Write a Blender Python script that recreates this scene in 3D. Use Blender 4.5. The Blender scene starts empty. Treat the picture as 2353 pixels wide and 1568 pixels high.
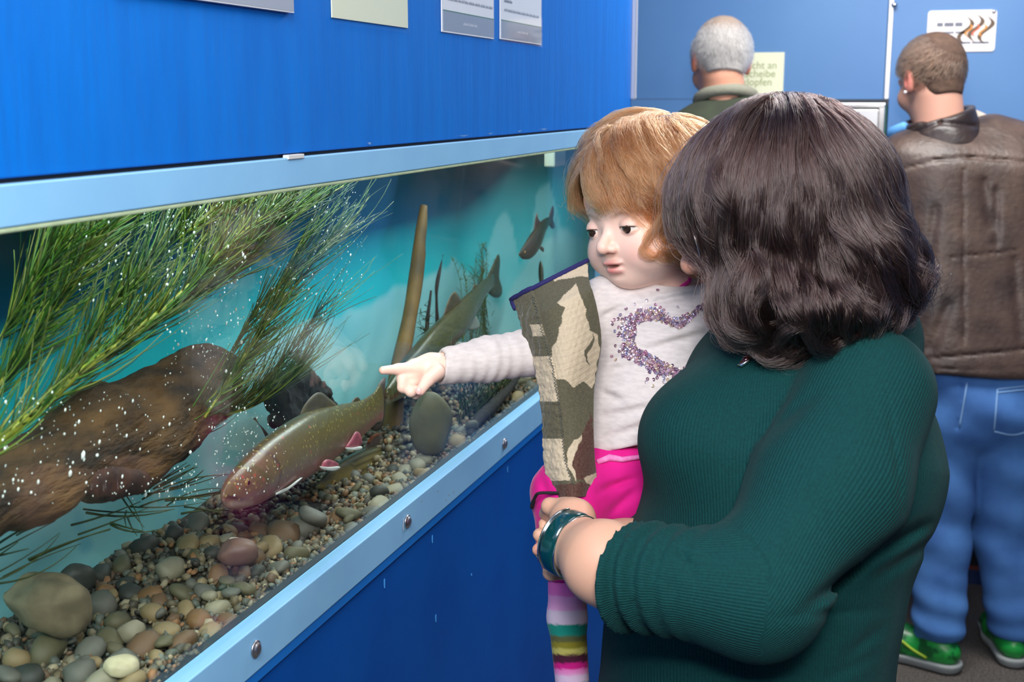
import bpy, bmesh, math, random
import numpy as np
from mathutils import Vector, Matrix
random.seed(7); RNG = np.random.default_rng(11)
SC = bpy.context.scene; COL = SC.collection
# ------------------------------------------------------------------ camera
F_PX, CX, CY = 2900.0, 1176.5, 784.0
CAM = np.array([0.57, 0.0, 1.60])
_d = np.array([924., 556., -F_PX]); _d /= np.linalg.norm(_d)
_u = np.array([0., F_PX, 556.]); _u /= np.linalg.norm(_u)
_n = np.cross(_d, _u)
AX_R = np.array([_n[0], _d[0], _u[0]]); AX_U = np.array([_n[1], _d[1], _u[1]]); AX_B = np.array([_n[2], _d[2], _u[2]])
cam_d = bpy.data.cameras.new('camera'); cam = bpy.data.objects.new('camera', cam_d); COL.objects.link(cam)
cam_d.sensor_width = 36.0; cam_d.lens = F_PX * 36.0 / 2353.0; cam_d.clip_start = 0.02
cam.matrix_world = Matrix(((AX_R[0], AX_U[0], AX_B[0], CAM[0]), (AX_R[1], AX_U[1], AX_B[1], CAM[1]), (AX_R[2], AX_U[2], AX_B[2], CAM[2]), (0, 0, 0, 1)))
cam_d.dof.use_dof = True; cam_d.dof.focus_distance = 1.42; cam_d.dof.aperture_fstop = 10.0
SC.camera = cam
# ------------------------------------------------------------------ light
SC.view_settings.view_transform = 'Standard'; SC.view_settings.look = 'None'
SC.view_settings.gamma = 1.0; SC.view_settings.use_curve_mapping = False
SC.view_settings.exposure = 0.0
w = bpy.data.worlds.new('world'); SC.world = w; w.use_nodes = True
w.node_tree.nodes['Background'].inputs[0].default_value = (0.8, 0.85, 1.0, 1); w.node_tree.nodes['Background'].inputs[1].default_value = 0.12
def area(name, loc, aim, sx, sy, power, col=(1, 1, 1), spread=180):
    l = bpy.data.lights.new(name, 'AREA'); l.shape = 'RECTANGLE'; l.size = sx; l.size_y = sy; l.energy = power; l.color = col; l.spread = math.radians(spread)
    o = bpy.data.objects.new(name, l); COL.objects.link(o); o.location = loc
    o.rotation_euler = (Vector(aim) - Vector(loc)).to_track_quat('-Z', 'Y').to_euler(); return o
area('flash_bounce_light', (0.62, -0.35, 2.50), (0.42, 1.35, 1.25), 0.8, 0.8, 44, (1, .97, .94))
area('camera_flash', (0.62, -0.03, 1.86), (0.42, 1.4, 1.2), 0.16, 0.10, 8.5, (1, .98, .97))
area('ceiling_lamp_far', (0.7, 3.1, 2.72), (0.7, 3.1, 0), 1.2, 0.5, 60, (1, .97, .95))
area('ceiling_lamp_near', (1.6, 1.4, 2.72), (1.6, 1.4, 0), 0.5, 1.2, 12, (1, .97, .95))
tl = area('tank_hood_light', (-0.05, 0.92, 1.64), (-0.05, 0.92, 1.1), 0.05, 2.9, 14, (.86, 1, .97)); tl.rotation_euler = (0, math.radians(12), 0)

# ------------------------------------------------------------------ pixel to place
def ray(px, py): return (px - CX) * AX_R + (CY - py) * AX_U - F_PX * AX_B
def D(px, py, dep): return CAM + ray(px, py) * (dep / F_PX)          # point at a viewing depth (metres)
def PX(px, py, x):                                                  # point on the plane x = const (parallel to the tank glass)
    r = ray(px, py); return CAM + r * ((x - CAM[0]) / r[0])
def PY(px, py, y):
    r = ray(px, py); return CAM + r * ((y - CAM[1]) / r[1])
def PZ(px, py, z):
    r = ray(px, py); return CAM + r * ((z - CAM[2]) / r[2])
def srgb(r, g, b):
    f = lambda c: (c / 255 / 12.92) if c / 255 <= .04045 else ((c / 255 + .055) / 1.055) ** 2.4
    return (f(r), f(g), f(b))
# ------------------------------------------------------------------ materials
MATS = {}
def nt_new(name):
    m = bpy.data.materials.new(name); m.use_nodes = True; nt = m.node_tree; b = nt.nodes['Principled BSDF']; MATS[name] = m
    return m, nt, b
def pmat(name, col, rough=.5, metal=0., spec=.5, col2=None, vscale=20., vfac=.5, stretch=(1, 1, 1), bump=0., bscale=60., bdist=.002, attr=None, sss=0., sheen=0., coat=0., detail=4., thresh=None, alpha=1.0, emis=0, sss_r=(1., .35, .2), sscale=.006):
    """one principled material: flat colour or vertex colour 'attr', a noise mix to col2, a noise bump"""
    m, nt, b = nt_new(name); N = nt.nodes; L = nt.links
    tc = N.new('ShaderNodeTexCoord'); mp = N.new('ShaderNodeMapping'); mp.inputs['Scale'].default_value = stretch; L.new(tc.outputs['Object'], mp.inputs['Vector'])
    if attr:
        a = N.new('ShaderNodeAttribute'); a.attribute_name = attr; csock = a.outputs['Color']
    else:
        rg = N.new('ShaderNodeRGB'); rg.outputs[0].default_value = (*col, 1); csock = rg.outputs[0]
    if col2 is not None:
        nz = N.new('ShaderNodeTexNoise'); nz.inputs['Scale'].default_value = vscale; nz.inputs['Detail'].default_value = detail; L.new(mp.outputs[0], nz.inputs['Vector'])
        rp = N.new('ShaderNodeMapRange'); lo, hi = thresh or (.35, .65); rp.inputs[1].default_value = lo; rp.inputs[2].default_value = hi; rp.inputs[4].default_value = vfac; L.new(nz.outputs['Fac'], rp.inputs[0])
        mx = N.new('ShaderNodeMix'); mx.data_type = 'RGBA'; L.new(rp.outputs[0], mx.inputs[0]); L.new(csock, mx.inputs[6]); mx.inputs[7].default_value = (*col2, 1); csock = mx.outputs[2]
    L.new(csock, b.inputs['Base Color'])
    b.inputs['Roughness'].default_value = rough; b.inputs['Metallic'].default_value = metal; b.inputs['Specular IOR Level'].default_value = spec
    if sss: b.inputs['Subsurface Weight'].default_value = sss; b.inputs['Subsurface Radius'].default_value = sss_r; b.inputs['Subsurface Scale'].default_value = sscale
    if sheen: b.inputs['Sheen Weight'].default_value = sheen; b.inputs['Sheen Roughness'].default_value = .4
    if coat: b.inputs['Coat Weight'].default_value = coat; b.inputs['Coat Roughness'].default_value = .08
    if bump:
        n2 = N.new('ShaderNodeTexNoise'); n2.inputs['Scale'].default_value = bscale; n2.inputs['Detail'].default_value = detail; L.new(mp.outputs[0], n2.inputs['Vector'])
        bp = N.new('ShaderNodeBump'); bp.inputs['Strength'].default_value = bump; bp.inputs['Distance'].default_value = bdist; L.new(n2.outputs['Fac'], bp.inputs['Height']); L.new(bp.outputs[0], b.inputs['Normal'])
    return m
# ------------------------------------------------------------------ objects
def tag(o, label=None, cat=None, group=None, kind=None):
    if label: o['label'] = label
    if cat: o['category'] = cat
    if group: o['group'] = group
    if kind: o['kind'] = kind
    return o
def wloc(o):
    v = np.zeros(3)
    while o is not None: v += np.array(o.location); o = o.parent
    return v
def empty(name, loc):
    o = bpy.data.objects.new(name, None); o.empty_display_size = .05; COL.objects.link(o); o.location = loc; return o
def link(name, me, parent=None, origin=(0, 0, 0)):
    o = bpy.data.objects.new(name, me); COL.objects.link(o)
    if parent is not None: o.parent = parent; o.location = np.array(origin) - wloc(parent)
    else: o.location = origin
    return o
def mk(name, V, Fc, mat, parent=None, origin=None, smooth=True, cols=None, attrs=None):
    V = np.asarray(V, float)
    if origin is None: origin = wloc(parent) if parent is not None else np.array([*((V.min(0) + V.max(0)) / 2)[:2], V[:, 2].min()])
    me = bpy.data.meshes.new(name); me.from_pydata((V - np.asarray(origin)).tolist(), [], [list(map(int, f)) for f in Fc]) if not isinstance(Fc, np.ndarray) else fast_mesh(me, V - np.asarray(origin), Fc)
    me.update()
    if smooth: me.polygons.foreach_set('use_smooth', np.ones(len(me.polygons), bool))
    if cols is not None:
        a = me.color_attributes.new('col', 'FLOAT_COLOR', 'POINT'); c = np.ones((len(V), 4)); c[:, :3] = cols; a.data.foreach_set('color', c.ravel())
    for k, v in (attrs or {}).items():
        a = me.attributes.new(k, 'FLOAT', 'POINT'); a.data.foreach_set('value', np.asarray(v, np.float32))
    for m in (mat if isinstance(mat, (list, tuple)) else [mat]): me.materials.append(m)
    return link(name, me, parent, origin)
def fast_mesh(me, V, Q):
    n = Q.shape[1]; me.vertices.add(len(V)); me.vertices.foreach_set('co', V.astype(np.float32).ravel())
    me.loops.add(Q.size); me.loops.foreach_set('vertex_index', Q.astype(np.int32).ravel())
    me.polygons.add(len(Q)); me.polygons.foreach_set('loop_start', np.arange(0, Q.size, n, dtype=np.int32)); me.update(calc_edges=True)
def bm_obj(name, bm, mat, parent=None, origin=None, smooth=False, bevel=0, seg=2):
    if bevel: bmesh.ops.bevel(bm, geom=list(bm.edges), offset=bevel, segments=seg, affect='EDGES', profile=.5)
    bm.verts.ensure_lookup_table(); bm.verts.index_update()
    V = np.array([v.co[:] for v in bm.verts]); Fc = [[v.index for v in f.verts] for f in bm.faces]; bm.free()
    return mk(name, V, Fc, mat, parent, origin, smooth)
def box(name, x0, x1, y0, y1, z0, z1, mat, parent=None, bevel=0, origin=None):
    bm = bmesh.new(); bmesh.ops.create_cube(bm, size=1)
    for v in bm.verts: v.co = ((x0 + x1) / 2 + v.co.x * (x1 - x0), (y0 + y1) / 2 + v.co.y * (y1 - y0), (z0 + z1) / 2 + v.co.z * (z1 - z0))
    return bm_obj(name, bm, mat, parent, origin, False, bevel)
def resample(P, n):
    P = np.asarray(P, float); s = np.r_[0, np.cumsum(np.linalg.norm(np.diff(P, axis=0), axis=1))]; t = np.linspace(0, s[-1], n)
    return np.stack([np.interp(t, s, P[:, k]) for k in range(P.shape[1])], 1)
def smoothline(P, n, it=2):
    """catmull-rom through the control points"""
    P = np.asarray(P, float); Q = np.vstack([2 * P[0] - P[1], P, 2 * P[-1] - P[-2]]); out = []
    m = max(2, int(math.ceil(n / (len(P) - 1))) + 1)
    for i in range(len(P) - 1):
        a, b, c, d = Q[i:i + 4]; t = np.linspace(0, 1, m)[:, None]
        out.append(.5 * (2 * b + (c - a) * t + (2 * a - 5 * b + 4 * c - d) * t ** 2 + (3 * b - a - 3 * c + d) * t ** 3))
    return resample(np.vstack(out), n)
def grid_faces(nu, nv, wrap=False, caps=False):
    F = []; 
    for i in range(nu - 1):
        for j in range(nv if wrap else nv - 1):
            k = (j + 1) % nv; F.append((i * nv + j, i * nv + k, (i + 1) * nv + k, (i + 1) * nv + j))
    if caps: F.append(tuple(range(nv - 1, -1, -1))); F.append(tuple(range((nu - 1) * nv, nu * nv)))
    return F
def tube(P, R, seg=8, aniso=None):
    """verts and faces of a tube along P with radii R"""
    P = np.asarray(P, float); n = len(P); R = np.broadcast_to(np.asarray(R, float), (n,)); T = np.gradient(P, axis=0); T /= np.linalg.norm(T, axis=1)[:, None] + 1e-12
    a = np.array([0, 0, 1.]) if abs(T[0][2]) < .9 else np.array([1., 0, 0]); V = []
    u = np.cross(T[0], a); u /= np.linalg.norm(u)
    for i in range(n):
        u = u - T[i] * np.dot(u, T[i]); u /= np.linalg.norm(u); v = np.cross(T[i], u)
        for k in range(seg):
            t = 2 * math.pi * k / seg; V.append(P[i] + R[i] * (math.cos(t) * u + math.sin(t) * v))
    return np.array(V), grid_faces(n, seg, True, True)
def merge(parts):
    V = []; F = []; o = 0
    for v, f in parts: V.append(np.asarray(v)); F += [tuple(i + o for i in q) for q in f]; o += len(v)
    return np.vstack(V), F
def vnoise(P, scale, seed=0, octs=3):
    """cheap smooth pseudo-noise in -1..1 from summed sines"""
    r = np.random.default_rng(seed); out = np.zeros(len(P)); amp = 1; tot = 0
    for o in range(octs):
        for k in range(3):
            d = r.normal(size=3); d /= np.linalg.norm(d); out += amp * np.sin(P @ d * scale * (2 ** o) * (1 + .3 * k) + r.uniform(0, 6.3)) / 3
        tot += amp; amp *= .5
    return out / tot
# ================================================================== the setting
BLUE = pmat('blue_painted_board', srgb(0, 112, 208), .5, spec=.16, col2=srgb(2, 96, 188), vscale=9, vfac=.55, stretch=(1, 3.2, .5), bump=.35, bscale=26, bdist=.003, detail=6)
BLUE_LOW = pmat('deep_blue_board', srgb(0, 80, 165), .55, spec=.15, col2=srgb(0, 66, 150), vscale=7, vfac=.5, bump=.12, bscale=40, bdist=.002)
BLUE_EDGE_LIT = pmat('blue_board_edge_lit', srgb(0, 110, 200), .45)  # board edge coloured lighter, standing for the light it catches
FAR_BLUE = pmat('blue_lacquered_panel', srgb(92, 138, 190), .34, spec=.35, col2=srgb(76, 120, 178), vscale=2.2, vfac=.5)
FRAME = pmat('light_blue_frame_paint', srgb(136, 192, 232), .42, spec=.3, col2=srgb(120, 176, 222), vscale=14, vfac=.35)
CHROME = pmat('polished_steel', (.8, .8, .8), .16, metal=1)
STRIP = pmat('pale_polished_strip', srgb(214, 218, 226), .25, metal=.35)
STEEL = pmat('brushed_steel', (.55, .55, .56), .35, metal=1)
DARK = pmat('dark_plinth_and_gap_shade', srgb(14, 16, 22), .7)
FLOORM = pmat('speckled_grey_floor', srgb(96, 90, 84), .55, col2=srgb(48, 45, 43), vscale=160, vfac=.8, thresh=(.42, .6), bump=.1, bscale=160, bdist=.001)
CEILM = pmat('white_ceiling_paint', srgb(215, 215, 212), .9, bump=.05, bscale=30)
WALLR = pmat('blue_grey_wall_paint', srgb(70, 96, 135), .8, col2=srgb(60, 86, 125), vscale=3, vfac=.5)
def structure(o): o['kind'] = 'structure'; return o
structure(box('floor', -1.6, 2.6, -2.4, 4.4, -.05, 0, FLOORM))
structure(box('ceiling', -1.6, 2.6, -2.4, 4.4, 2.8, 2.85, CEILM))
structure(box('wall_right', 2.6, 2.65, -2.4, 4.4, 0, 2.8, WALLR))
structure(box('wall_near', -1.6, 2.6, -2.45, -2.4, 0, 2.8, WALLR))
YEND = 2.665
Z_PAN, Z_GT, Z_GB, Z_FB = 1.5485, 1.5165, 1.1095, 1.0645
wl = empty('wall_left', (0, .8, 0)); structure(wl)
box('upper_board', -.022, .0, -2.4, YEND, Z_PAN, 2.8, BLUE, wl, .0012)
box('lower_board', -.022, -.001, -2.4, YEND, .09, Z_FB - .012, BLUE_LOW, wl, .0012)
box('board_edge_strip', -.022, .0025, -2.4, YEND, Z_FB - .0125, Z_FB - .0005, BLUE_EDGE_LIT, wl, .001)
box('plinth', -.022, -.004, -2.4, YEND, 0, .09, DARK, wl)
box('end_board', -1.6, -.022, YEND - .02, YEND, 0, 2.8, FAR_BLUE, wl)
st = box('corner_strip', -.012, .010, YEND - .004, YEND + .008, Z_PAN + .05, 2.8, STRIP, wl, .004)
# scuffed paint along the lower edge of the upper board
SCUFF = pmat('scuffed_pale_paint', srgb(120, 170, 225), .7)
for px0, px1, py in ((842, 856, 330), (1045, 1085, 313), (1115, 1135, 309), (1185, 1200, 304), (1238, 1262, 299)):
    a = PX(px0, py, .0); b = PX(px1, py, .0); z = Z_PAN + .004; n = 7; V = []
    for i in range(n):
        t = i / (n - 1); y = a[1] + (b[1] - a[1]) * t; h = .0005 * (1 + .7 * math.sin(5 * t + px0)) * math.sin(math.pi * (t * .9 + .05)) + .0003
        V += [(.0003, y, z - h + .001 * math.sin(9 * t)), (.0006, y, z + h * .8)]
    mk('paint_scuff', V, grid_faces(n, 2), SCUFF, wl)
TAPE = pmat('grey_white_clip', srgb(205, 208, 208), .5)
a = PX(658, 354, .003); b = PX(694, 351, .003)
# ---- far wall: blue panels with bright joint strips, a tank in its left half
YF = 4.30
fw = empty('wall_back', (.5, YF, 0)); structure(fw)
xs = PY(2042, 120, YF)[0]
ztank = PY(2000, 243, YF)[2]; xt = PY(1730, 300, YF)[0]
box('panel', -1.6, xs - .008, YF, YF + .03, ztank + .02, 2.8, FAR_BLUE, fw, .002)
box('panel', -1.6, xt, YF, YF + .03, 1.025, ztank + .019, FAR_BLUE, fw, .001)
box('panel', xs + .008, 2.6, YF, YF + .03, .12, 2.8, FAR_BLUE, fw, .002)
box('joint_strip', xs - .007, xs + .009, YF - .008, YF + .01, ztank + .02, 2.8, STRIP, fw, .003)
box('panel', -1.6, xs - .008, YF, YF + .03, .62, 1.02, FAR_BLUE, fw, .002)
box('dark_base', -1.6, 2.6, YF - .002, YF + .03, .05, .62, DARK, fw)
box('skirting', -1.6, 2.6, YF - .012, YF, 0, .05, pmat('navy_skirting', srgb(22, 45, 85), .6), fw)
box('red_line', -1.6, 2.6, YF - .013, YF - .002, .05, .062, pmat('dull_red_line', srgb(110, 48, 40), .6), fw)
# far tank
GLASS = None
def thin_glass(name, tint=(1, 1, 1), rough=0.0, ior=1.33):
    m, nt, b = nt_new(name); N = nt.nodes; L = nt.links; N.remove(b)
    fr = N.new('ShaderNodeFresnel'); ge = N.new('ShaderNodeNewGeometry'); mr = N.new('ShaderNodeMapRange'); mr.inputs[3].default_value = ior; mr.inputs[4].default_value = 1 / ior; L.new(ge.outputs['Backfacing'], mr.inputs[0]); L.new(mr.outputs[0], fr.inputs[0])
    tr = N.new('ShaderNodeBsdfTransparent'); tr.inputs[0].default_value = (*tint, 1); gl = N.new('ShaderNodeBsdfGlossy'); gl.inputs['Roughness'].default_value = rough
    mx = N.new('ShaderNodeMixShader'); L.new(fr.outputs[0], mx.inputs[0]); L.new(tr.outputs[0], mx.inputs[1]); L.new(gl.outputs[0], mx.inputs[2]); L.new(mx.outputs[0], N['Material Output'].inputs[0]); return m
GLASS = thin_glass('aquarium_glass', (.97, 1, .99))
ft = empty('far_aquarium', ((xt + xs) / 2, YF - .02, 1.02)); tag(ft, 'steel-framed aquarium in the far blue wall beyond the dark-haired woman', 'aquarium')
box('frame_bar', xt, xs, YF - .016, YF + .004, ztank - .008, ztank + .008, CHROME, ft, .003)
box('frame_bar', xt, xs - .02, YF - .012, YF + .004, ztank - .075, ztank - .012, STEEL, ft, .002)
box('frame_post', xs - .022, xs, YF - .016, YF + .004, 1.02, ztank, CHROME, ft, .003)
box('frame_bar', xt, xs, YF - .016, YF + .004, 1.02, 1.05, CHROME, ft, .003)
box('glass_pane', xt, xs - .022, YF - .004, YF - .001, 1.05, ztank - .07, GLASS, ft)
TANKG = pmat('murky_green_backdrop', srgb(32, 74, 66), .8, col2=srgb(70, 120, 95), vscale=5, vfac=.7)
box('backdrop', xt, xs, YF + .35, YF + .36, 1.02, ztank, TANKG, ft); box('side_wall', xs - .004, xs + .004, YF + .004, YF + .35, 1.02, ztank, TANKG, ft); box('tank_floor', xt, xs, YF + .004, YF + .35, 1.0, 1.02, TANKG, ft)

# ================================================================== the aquarium in the left wall
aq = empty('aquarium', (-.13, 1.0, 1.05)); tag(aq, 'long wall aquarium with light blue frame around its glass front', 'aquarium')
XB = -.262
SEAL = pmat('pale_green_silicone', srgb(176, 196, 160), .5, col2=srgb(140, 160, 120), vscale=40, vfac=.6)
box('top_frame', -.02, .004, -.6, YEND - .03, Z_GT, Z_PAN - .0035, FRAME, aq, .0012)
box('shadow_gap', -.02, -.004, -.6, YEND - .03, Z_PAN - .0036, Z_PAN + .0005, DARK, aq)  # dark bar that paints in the shade under the board
box('bottom_frame', -.02, .004, -.6, YEND - .03, Z_FB, Z_GB, FRAME, aq, .0012)
box('frame_end', -.02, .004, 2.42, YEND - .03, Z_GB - .001, Z_GT + .001, FRAME, aq, .001)
box('glass_pane', -.014, -.006, -.6, 2.42, Z_GB - .01, Z_GT + .01, GLASS, aq)
box('seal_strip', -.0058, .0034, -.6, 2.42, Z_GT - .0036, Z_GT - .0002, SEAL, aq, .001)
box('seal_strip', -.024, -.015, -.6, 2.42, Z_GB - .004, Z_GB + .0015, DARK, aq, .001)
BOARDM = pmat('dark_board_plastic', srgb(25, 40, 40), .6)
box('added_lid', XB, -.145, -.6, 2.40, 1.512, 1.524, BOARDM, aq)  # unseen board added so its shadow darkens the top of the backdrop
box('added_lid', -.145, -.03, 2.27, 2.40, 1.512, 1.524, BOARDM, aq)  # second unseen board, added to shade the backdrop's far corner
box('hood', XB, -.03, -.6, 2.42, 1.70, 1.72, BOARDM, aq)
TANKW = pmat('tank_side_green', srgb(30, 92, 82), .6, col2=srgb(24, 70, 62), vscale=9, vfac=.7, stretch=(1, 1, .3))
box('side_wall', XB, -.015, 2.40, 2.42, 1.05, 1.7, TANKW, aq); box('side_wall', XB, -.015, -.62, -.6, 1.05, 1.7, TANKW, aq)
box('tank_floor', XB, -.015, -.6, 2.42, 1.03, 1.05, BOARDM, aq)
a = PX(1275, 340, -.03); b = PX(1300, 380, -.03)
box('clip_reflection', -.05, -.03, a[1], b[1], b[2], Z_GT + .004, pmat('pale_clip_reflection', srgb(190, 196, 176), .5), aq, .003)  # pale block built in place of a reflected streak at the tank end
cl = box('frame_clip', -.001, .0055, PX(658, 354, .003)[1], PX(694, 351, .003)[1], Z_PAN - .005, Z_PAN - .0008, TAPE, aq, .0005)
# bolts: dome head on a washer
def bolt(px, py):
    c = PX(px, py, .004); V = []; prof = [(0, .0085), (.0018, .0085), (.0018, .0070), (.0034, .0062), (.0046, .0042), (.0051, .0016), (.0048, .0012), (.0048, 0.0001)]
    for h, r in prof:
        for k in range(16): t = 2 * math.pi * k / 16; V.append(c + np.array([h, r * math.cos(t), r * math.sin(t)]))
    mk('bolt', V, grid_faces(len(prof), 16, True, True), STEEL, aq)
for q in ((586, 1492), (935, 1199), (1158, 1020)): bolt(*q)
c = PX(229, 1785, .004)
# drips of clear glue and rust specks on the frame and lower board
DRIP = pmat('paint_drip_light_blue', srgb(60, 140, 215), .4)
for px, py, hh in ((883, 1330, 22), (993, 1230, 18), (1001, 1412, 18), (1083, 1318, 6), (1166, 1072, 14), (1320, 1170, 8)):
    a = PX(px, py, -.0008); b = PX(px, py + hh, -.0008); h = (a[2] - b[2]) / 2; c = (a + b) / 2; V = []
    for i in range(5):
        t = i / 4; r = .0012 * (.5 + math.sin(math.pi * (t * .8 + .1)))
        for k in range(6): q = math.pi * k / 5; V.append((c[0] + .0012 * math.sin(q), c[1] + r * math.cos(q), c[2] + h - 2 * h * t))
    mk('paint_drip', V, grid_faces(5, 6), DRIP, wl)
RUST = pmat('rust_speck', srgb(150, 110, 85), .8)
for px, py in ((969, 1153), (1042, 1132), (1032, 1139), (1025, 1150), (1006, 1130)):
    c = PX(px, py, .0042); V = [(c[0], c[1] + .0014 * math.cos(k) * (1 + .4 * math.sin(3 * k)), c[2] + .0010 * math.sin(k)) for k in np.linspace(0, 2 * math.pi, 9)[:-1]]
    mk('rust_speck', V, [tuple(range(8))], RUST, aq)
GLUE = pmat('clear_glue', srgb(190, 215, 235), .15)
a = PX(926, 1190, .0042); b = PX(926, 1222, .0042); V = [(.0046, (a[1] + b[1]) / 2 + (.0022 + .001 * math.sin(4 * k)) * math.cos(k), (a[2] + b[2]) / 2 + (a[2] - b[2]) / 2 * math.sin(k)) for k in np.linspace(0, 2 * math.pi, 17)[:-1]]
mk('glue_drip', V, [tuple(range(16))], GLUE, aq)
# printed backdrop: cyan sky over pale mountains (a flat print on the tank's rear wall)
path = [(XB, yv) for yv in np.arange(-.6, 2.30, .006)] + [(XB + .09 - .09 * math.cos(a), 2.30 + .09 * math.sin(a)) for a in np.linspace(.05, math.pi / 2, 24)] + [(xv, 2.39) for xv in np.arange(XB + .095, -.02, .005)]
zz = np.linspace(1.05, 1.70, 131); V = np.array([(a, b, z) for a, b in path for z in zz])
def to_px(P):
    q = P - CAM; a = q @ AX_R; b = q @ AX_U; c = -(q @ AX_B); return np.stack([CX + F_PX * a / c, CY - F_PX * b / c], 1)
R1 = np.array([(-300, 900), (0, 1010), (250, 1000), (440, 930), (560, 800), (620, 750), (700, 740), (760, 720), (850, 690), (900, 655), (950, 640), (1000, 620), (1040, 590), (1100, 640), (1150, 700), (1180, 640), (1240, 560), (1300, 520), (1400, 560)], float)
R2 = np.array([(0, 2000), (1050, 2000), (1060, 800), (1110, 600), (1140, 500), (1160, 476), (1175, 500), (1195, 600), (1215, 560), (1235, 430), (1262, 410), (1290, 520), (1340, 700), (1350, 2000)], float)
sky_hi = np.array(srgb(10, 140, 150)); sky_lo = np.array(srgb(24, 196, 204)); snow = np.array(srgb(176, 226, 226)); shade = np.array(srgb(110, 190, 200)); deep = np.array(srgb(60, 150, 190)); endc = np.array(srgb(30, 100, 88))
q2 = to_px(V); z = V[:, 2]; t = np.clip((1.46 - z) / .2, 0, 1)[:, None]; C = sky_hi * (1 - t) + sky_lo * t
nz = vnoise(V * [1, 1, 1.6], 16, 3, 4); n2 = vnoise(V, 45, 5, 3)
for Rg, amt in ((R2, .5), (R1, .85)):
    ry = np.interp(q2[:, 0], Rg[:, 0], Rg[:, 1]) + 12 * n2; k = np.clip((q2[:, 1] - ry) / 16, 0, 1)[:, None] * amt
    inside = snow * (1 - np.clip(.38 + .5 * nz[:, None], 0, 1)) + shade * np.clip(.38 + .5 * nz[:, None], 0, 1)
    blueb = np.clip((n2 - .45) * 3, 0, 1)[:, None] * np.clip((1.2 - z) / .05, 0, 1)[:, None] * .6; inside = inside * (1 - blueb) + deep * blueb
    C = C * (1 - k) + inside * k
k = np.clip((q2[:, 0] - 1270) / 60, 0, 1)[:, None] * .85; C = C * (1 - k) + endc * k
mk('backdrop', V, np.array(grid_faces(len(path), len(zz))), pmat('printed_backdrop', (1, 1, 1), .55, attr='col'), aq, cols=C)
# ================================================================== inside the tank
def zbed(x, y):   # height of the gravel bed
    return 1.100 + .004 * math.sin(9 * y + 20 * x) + .004 * math.sin(23 * y) + (.012 if y > 1.9 else 0) * min(1, (y - 1.9) * 4)
GRAVC = [srgb(*c) for c in ((92, 84, 66), (116, 104, 80), (74, 70, 60), (134, 118, 88), (98, 76, 56), (150, 138, 112), (84, 88, 78), (62, 56, 48), (140, 100, 64), (108, 112, 100))]
# base mesh of the bed
ys = np.arange(-.2, 2.40, .02); xs_ = np.linspace(XB, -.015, 14); V = np.array([(x, y, zbed(x, y) - .004) for y in ys for x in xs_])
gb = mk('gravel', V, grid_faces(len(ys), len(xs_)), pmat('dark_gravel_sand', srgb(70, 62, 48), .9, col2=srgb(36, 32, 26), vscale=220, vfac=.9, bump=.5, bscale=200, bdist=.003), origin=(-.13, 1.0, 1.09))
tag(gb, 'fine brown gravel covering the bottom of the aquarium', 'gravel', kind='stuff')
def stone_mesh(seed, sub=2, flat=.65, ang=0.0, fac=3, lim=.84):
    bm = bmesh.new(); bmesh.ops.create_icosphere(bm, subdivisions=sub, radius=1); r = np.random.default_rng(seed)
    V = np.array([v.co[:] for v in bm.verts]); Fc = [[v.index for v in f.verts] for f in bm.faces]; bm.free()
    k = np.array([1, r.uniform(.65, .95), flat * r.uniform(.75, 1.15)]); p = r.uniform(.72, 1.0)
    V = np.sign(V) * np.abs(V) ** p; V /= np.abs(V).max(0); n = vnoise(V, 1.7, seed, 2)[:, None]
    for _ in range(fac): d = r.normal(size=3); d /= np.linalg.norm(d); V = V - np.outer(np.maximum(V @ d - lim * r.uniform(.85, 1.05), 0) * .85, d)
    V = V * (1 + .14 * n + ang * np.round(vnoise(V, 2.6, seed + 9, 2), 1)[:, None]) * k; return V, Fc
def rotm(r):
    q = r.normal(size=4); q /= np.linalg.norm(q); a, b, c, d = q
    return np.array([[1 - 2 * (c * c + d * d), 2 * (b * c - a * d), 2 * (b * d + a * c)], [2 * (b * c + a * d), 1 - 2 * (b * b + d * d), 2 * (c * d - a * b)], [2 * (b * d - a * c), 2 * (c * d + a * b), 1 - 2 * (b * b + c * c)]])
# small loose grains: too many to count, one object
r = np.random.default_rng(5); parts = []; cols = []; base = [stone_mesh(100 + i, 1, .7) for i in range(6)]
for i in range(5200):
    front = r.random() < .55; y = r.uniform(.62, 2.3); x = -r.uniform(.017, .075 if front else .25); s = r.uniform(.0016, .0042) * (1 if front else 1.2)
    v, f = base[i % 6]; v = (v * s) @ rotm(r).T + (x, y, zbed(x, y) + r.uniform(0, .004)); parts.append((v, f)); cols.append(np.tile(np.array(GRAVC[r.integers(10)]) * r.uniform(.6, 1.15), (len(v), 1)))
for i in range(2600):
    y = .62 + 1.5 * r.random() ** 1.3; x = -r.uniform(.03, .25); s = r.uniform(.0032, .0068)
    v, f = base[i % 6]; v = (v * s) @ rotm(r).T + (x, y, zbed(x, y) + r.uniform(0, .005)); parts.append((v, f)); cols.append(np.tile(np.array(GRAVC[r.integers(10)]) * r.uniform(.5, 1.1), (len(v), 1)))
V, Fc = merge(parts); o = mk('gravel_grains', V, np.array(Fc), pmat('gravel_grain', (1, 1, 1), .6, attr='col', bump=.2, bscale=400, bdist=.001), origin=(-.13, 1.0, 1.1), cols=np.vstack(cols)); tag(o, 'loose grains of small gravel banked up against the aquarium glass', 'gravel', kind='stuff')
def stone_mat(name, c, c2, sc=90, rough=.55): return pmat(name, srgb(*c), rough, col2=srgb(*c2), vscale=sc, vfac=.7, bump=.25, bscale=150, bdist=.001)
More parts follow.
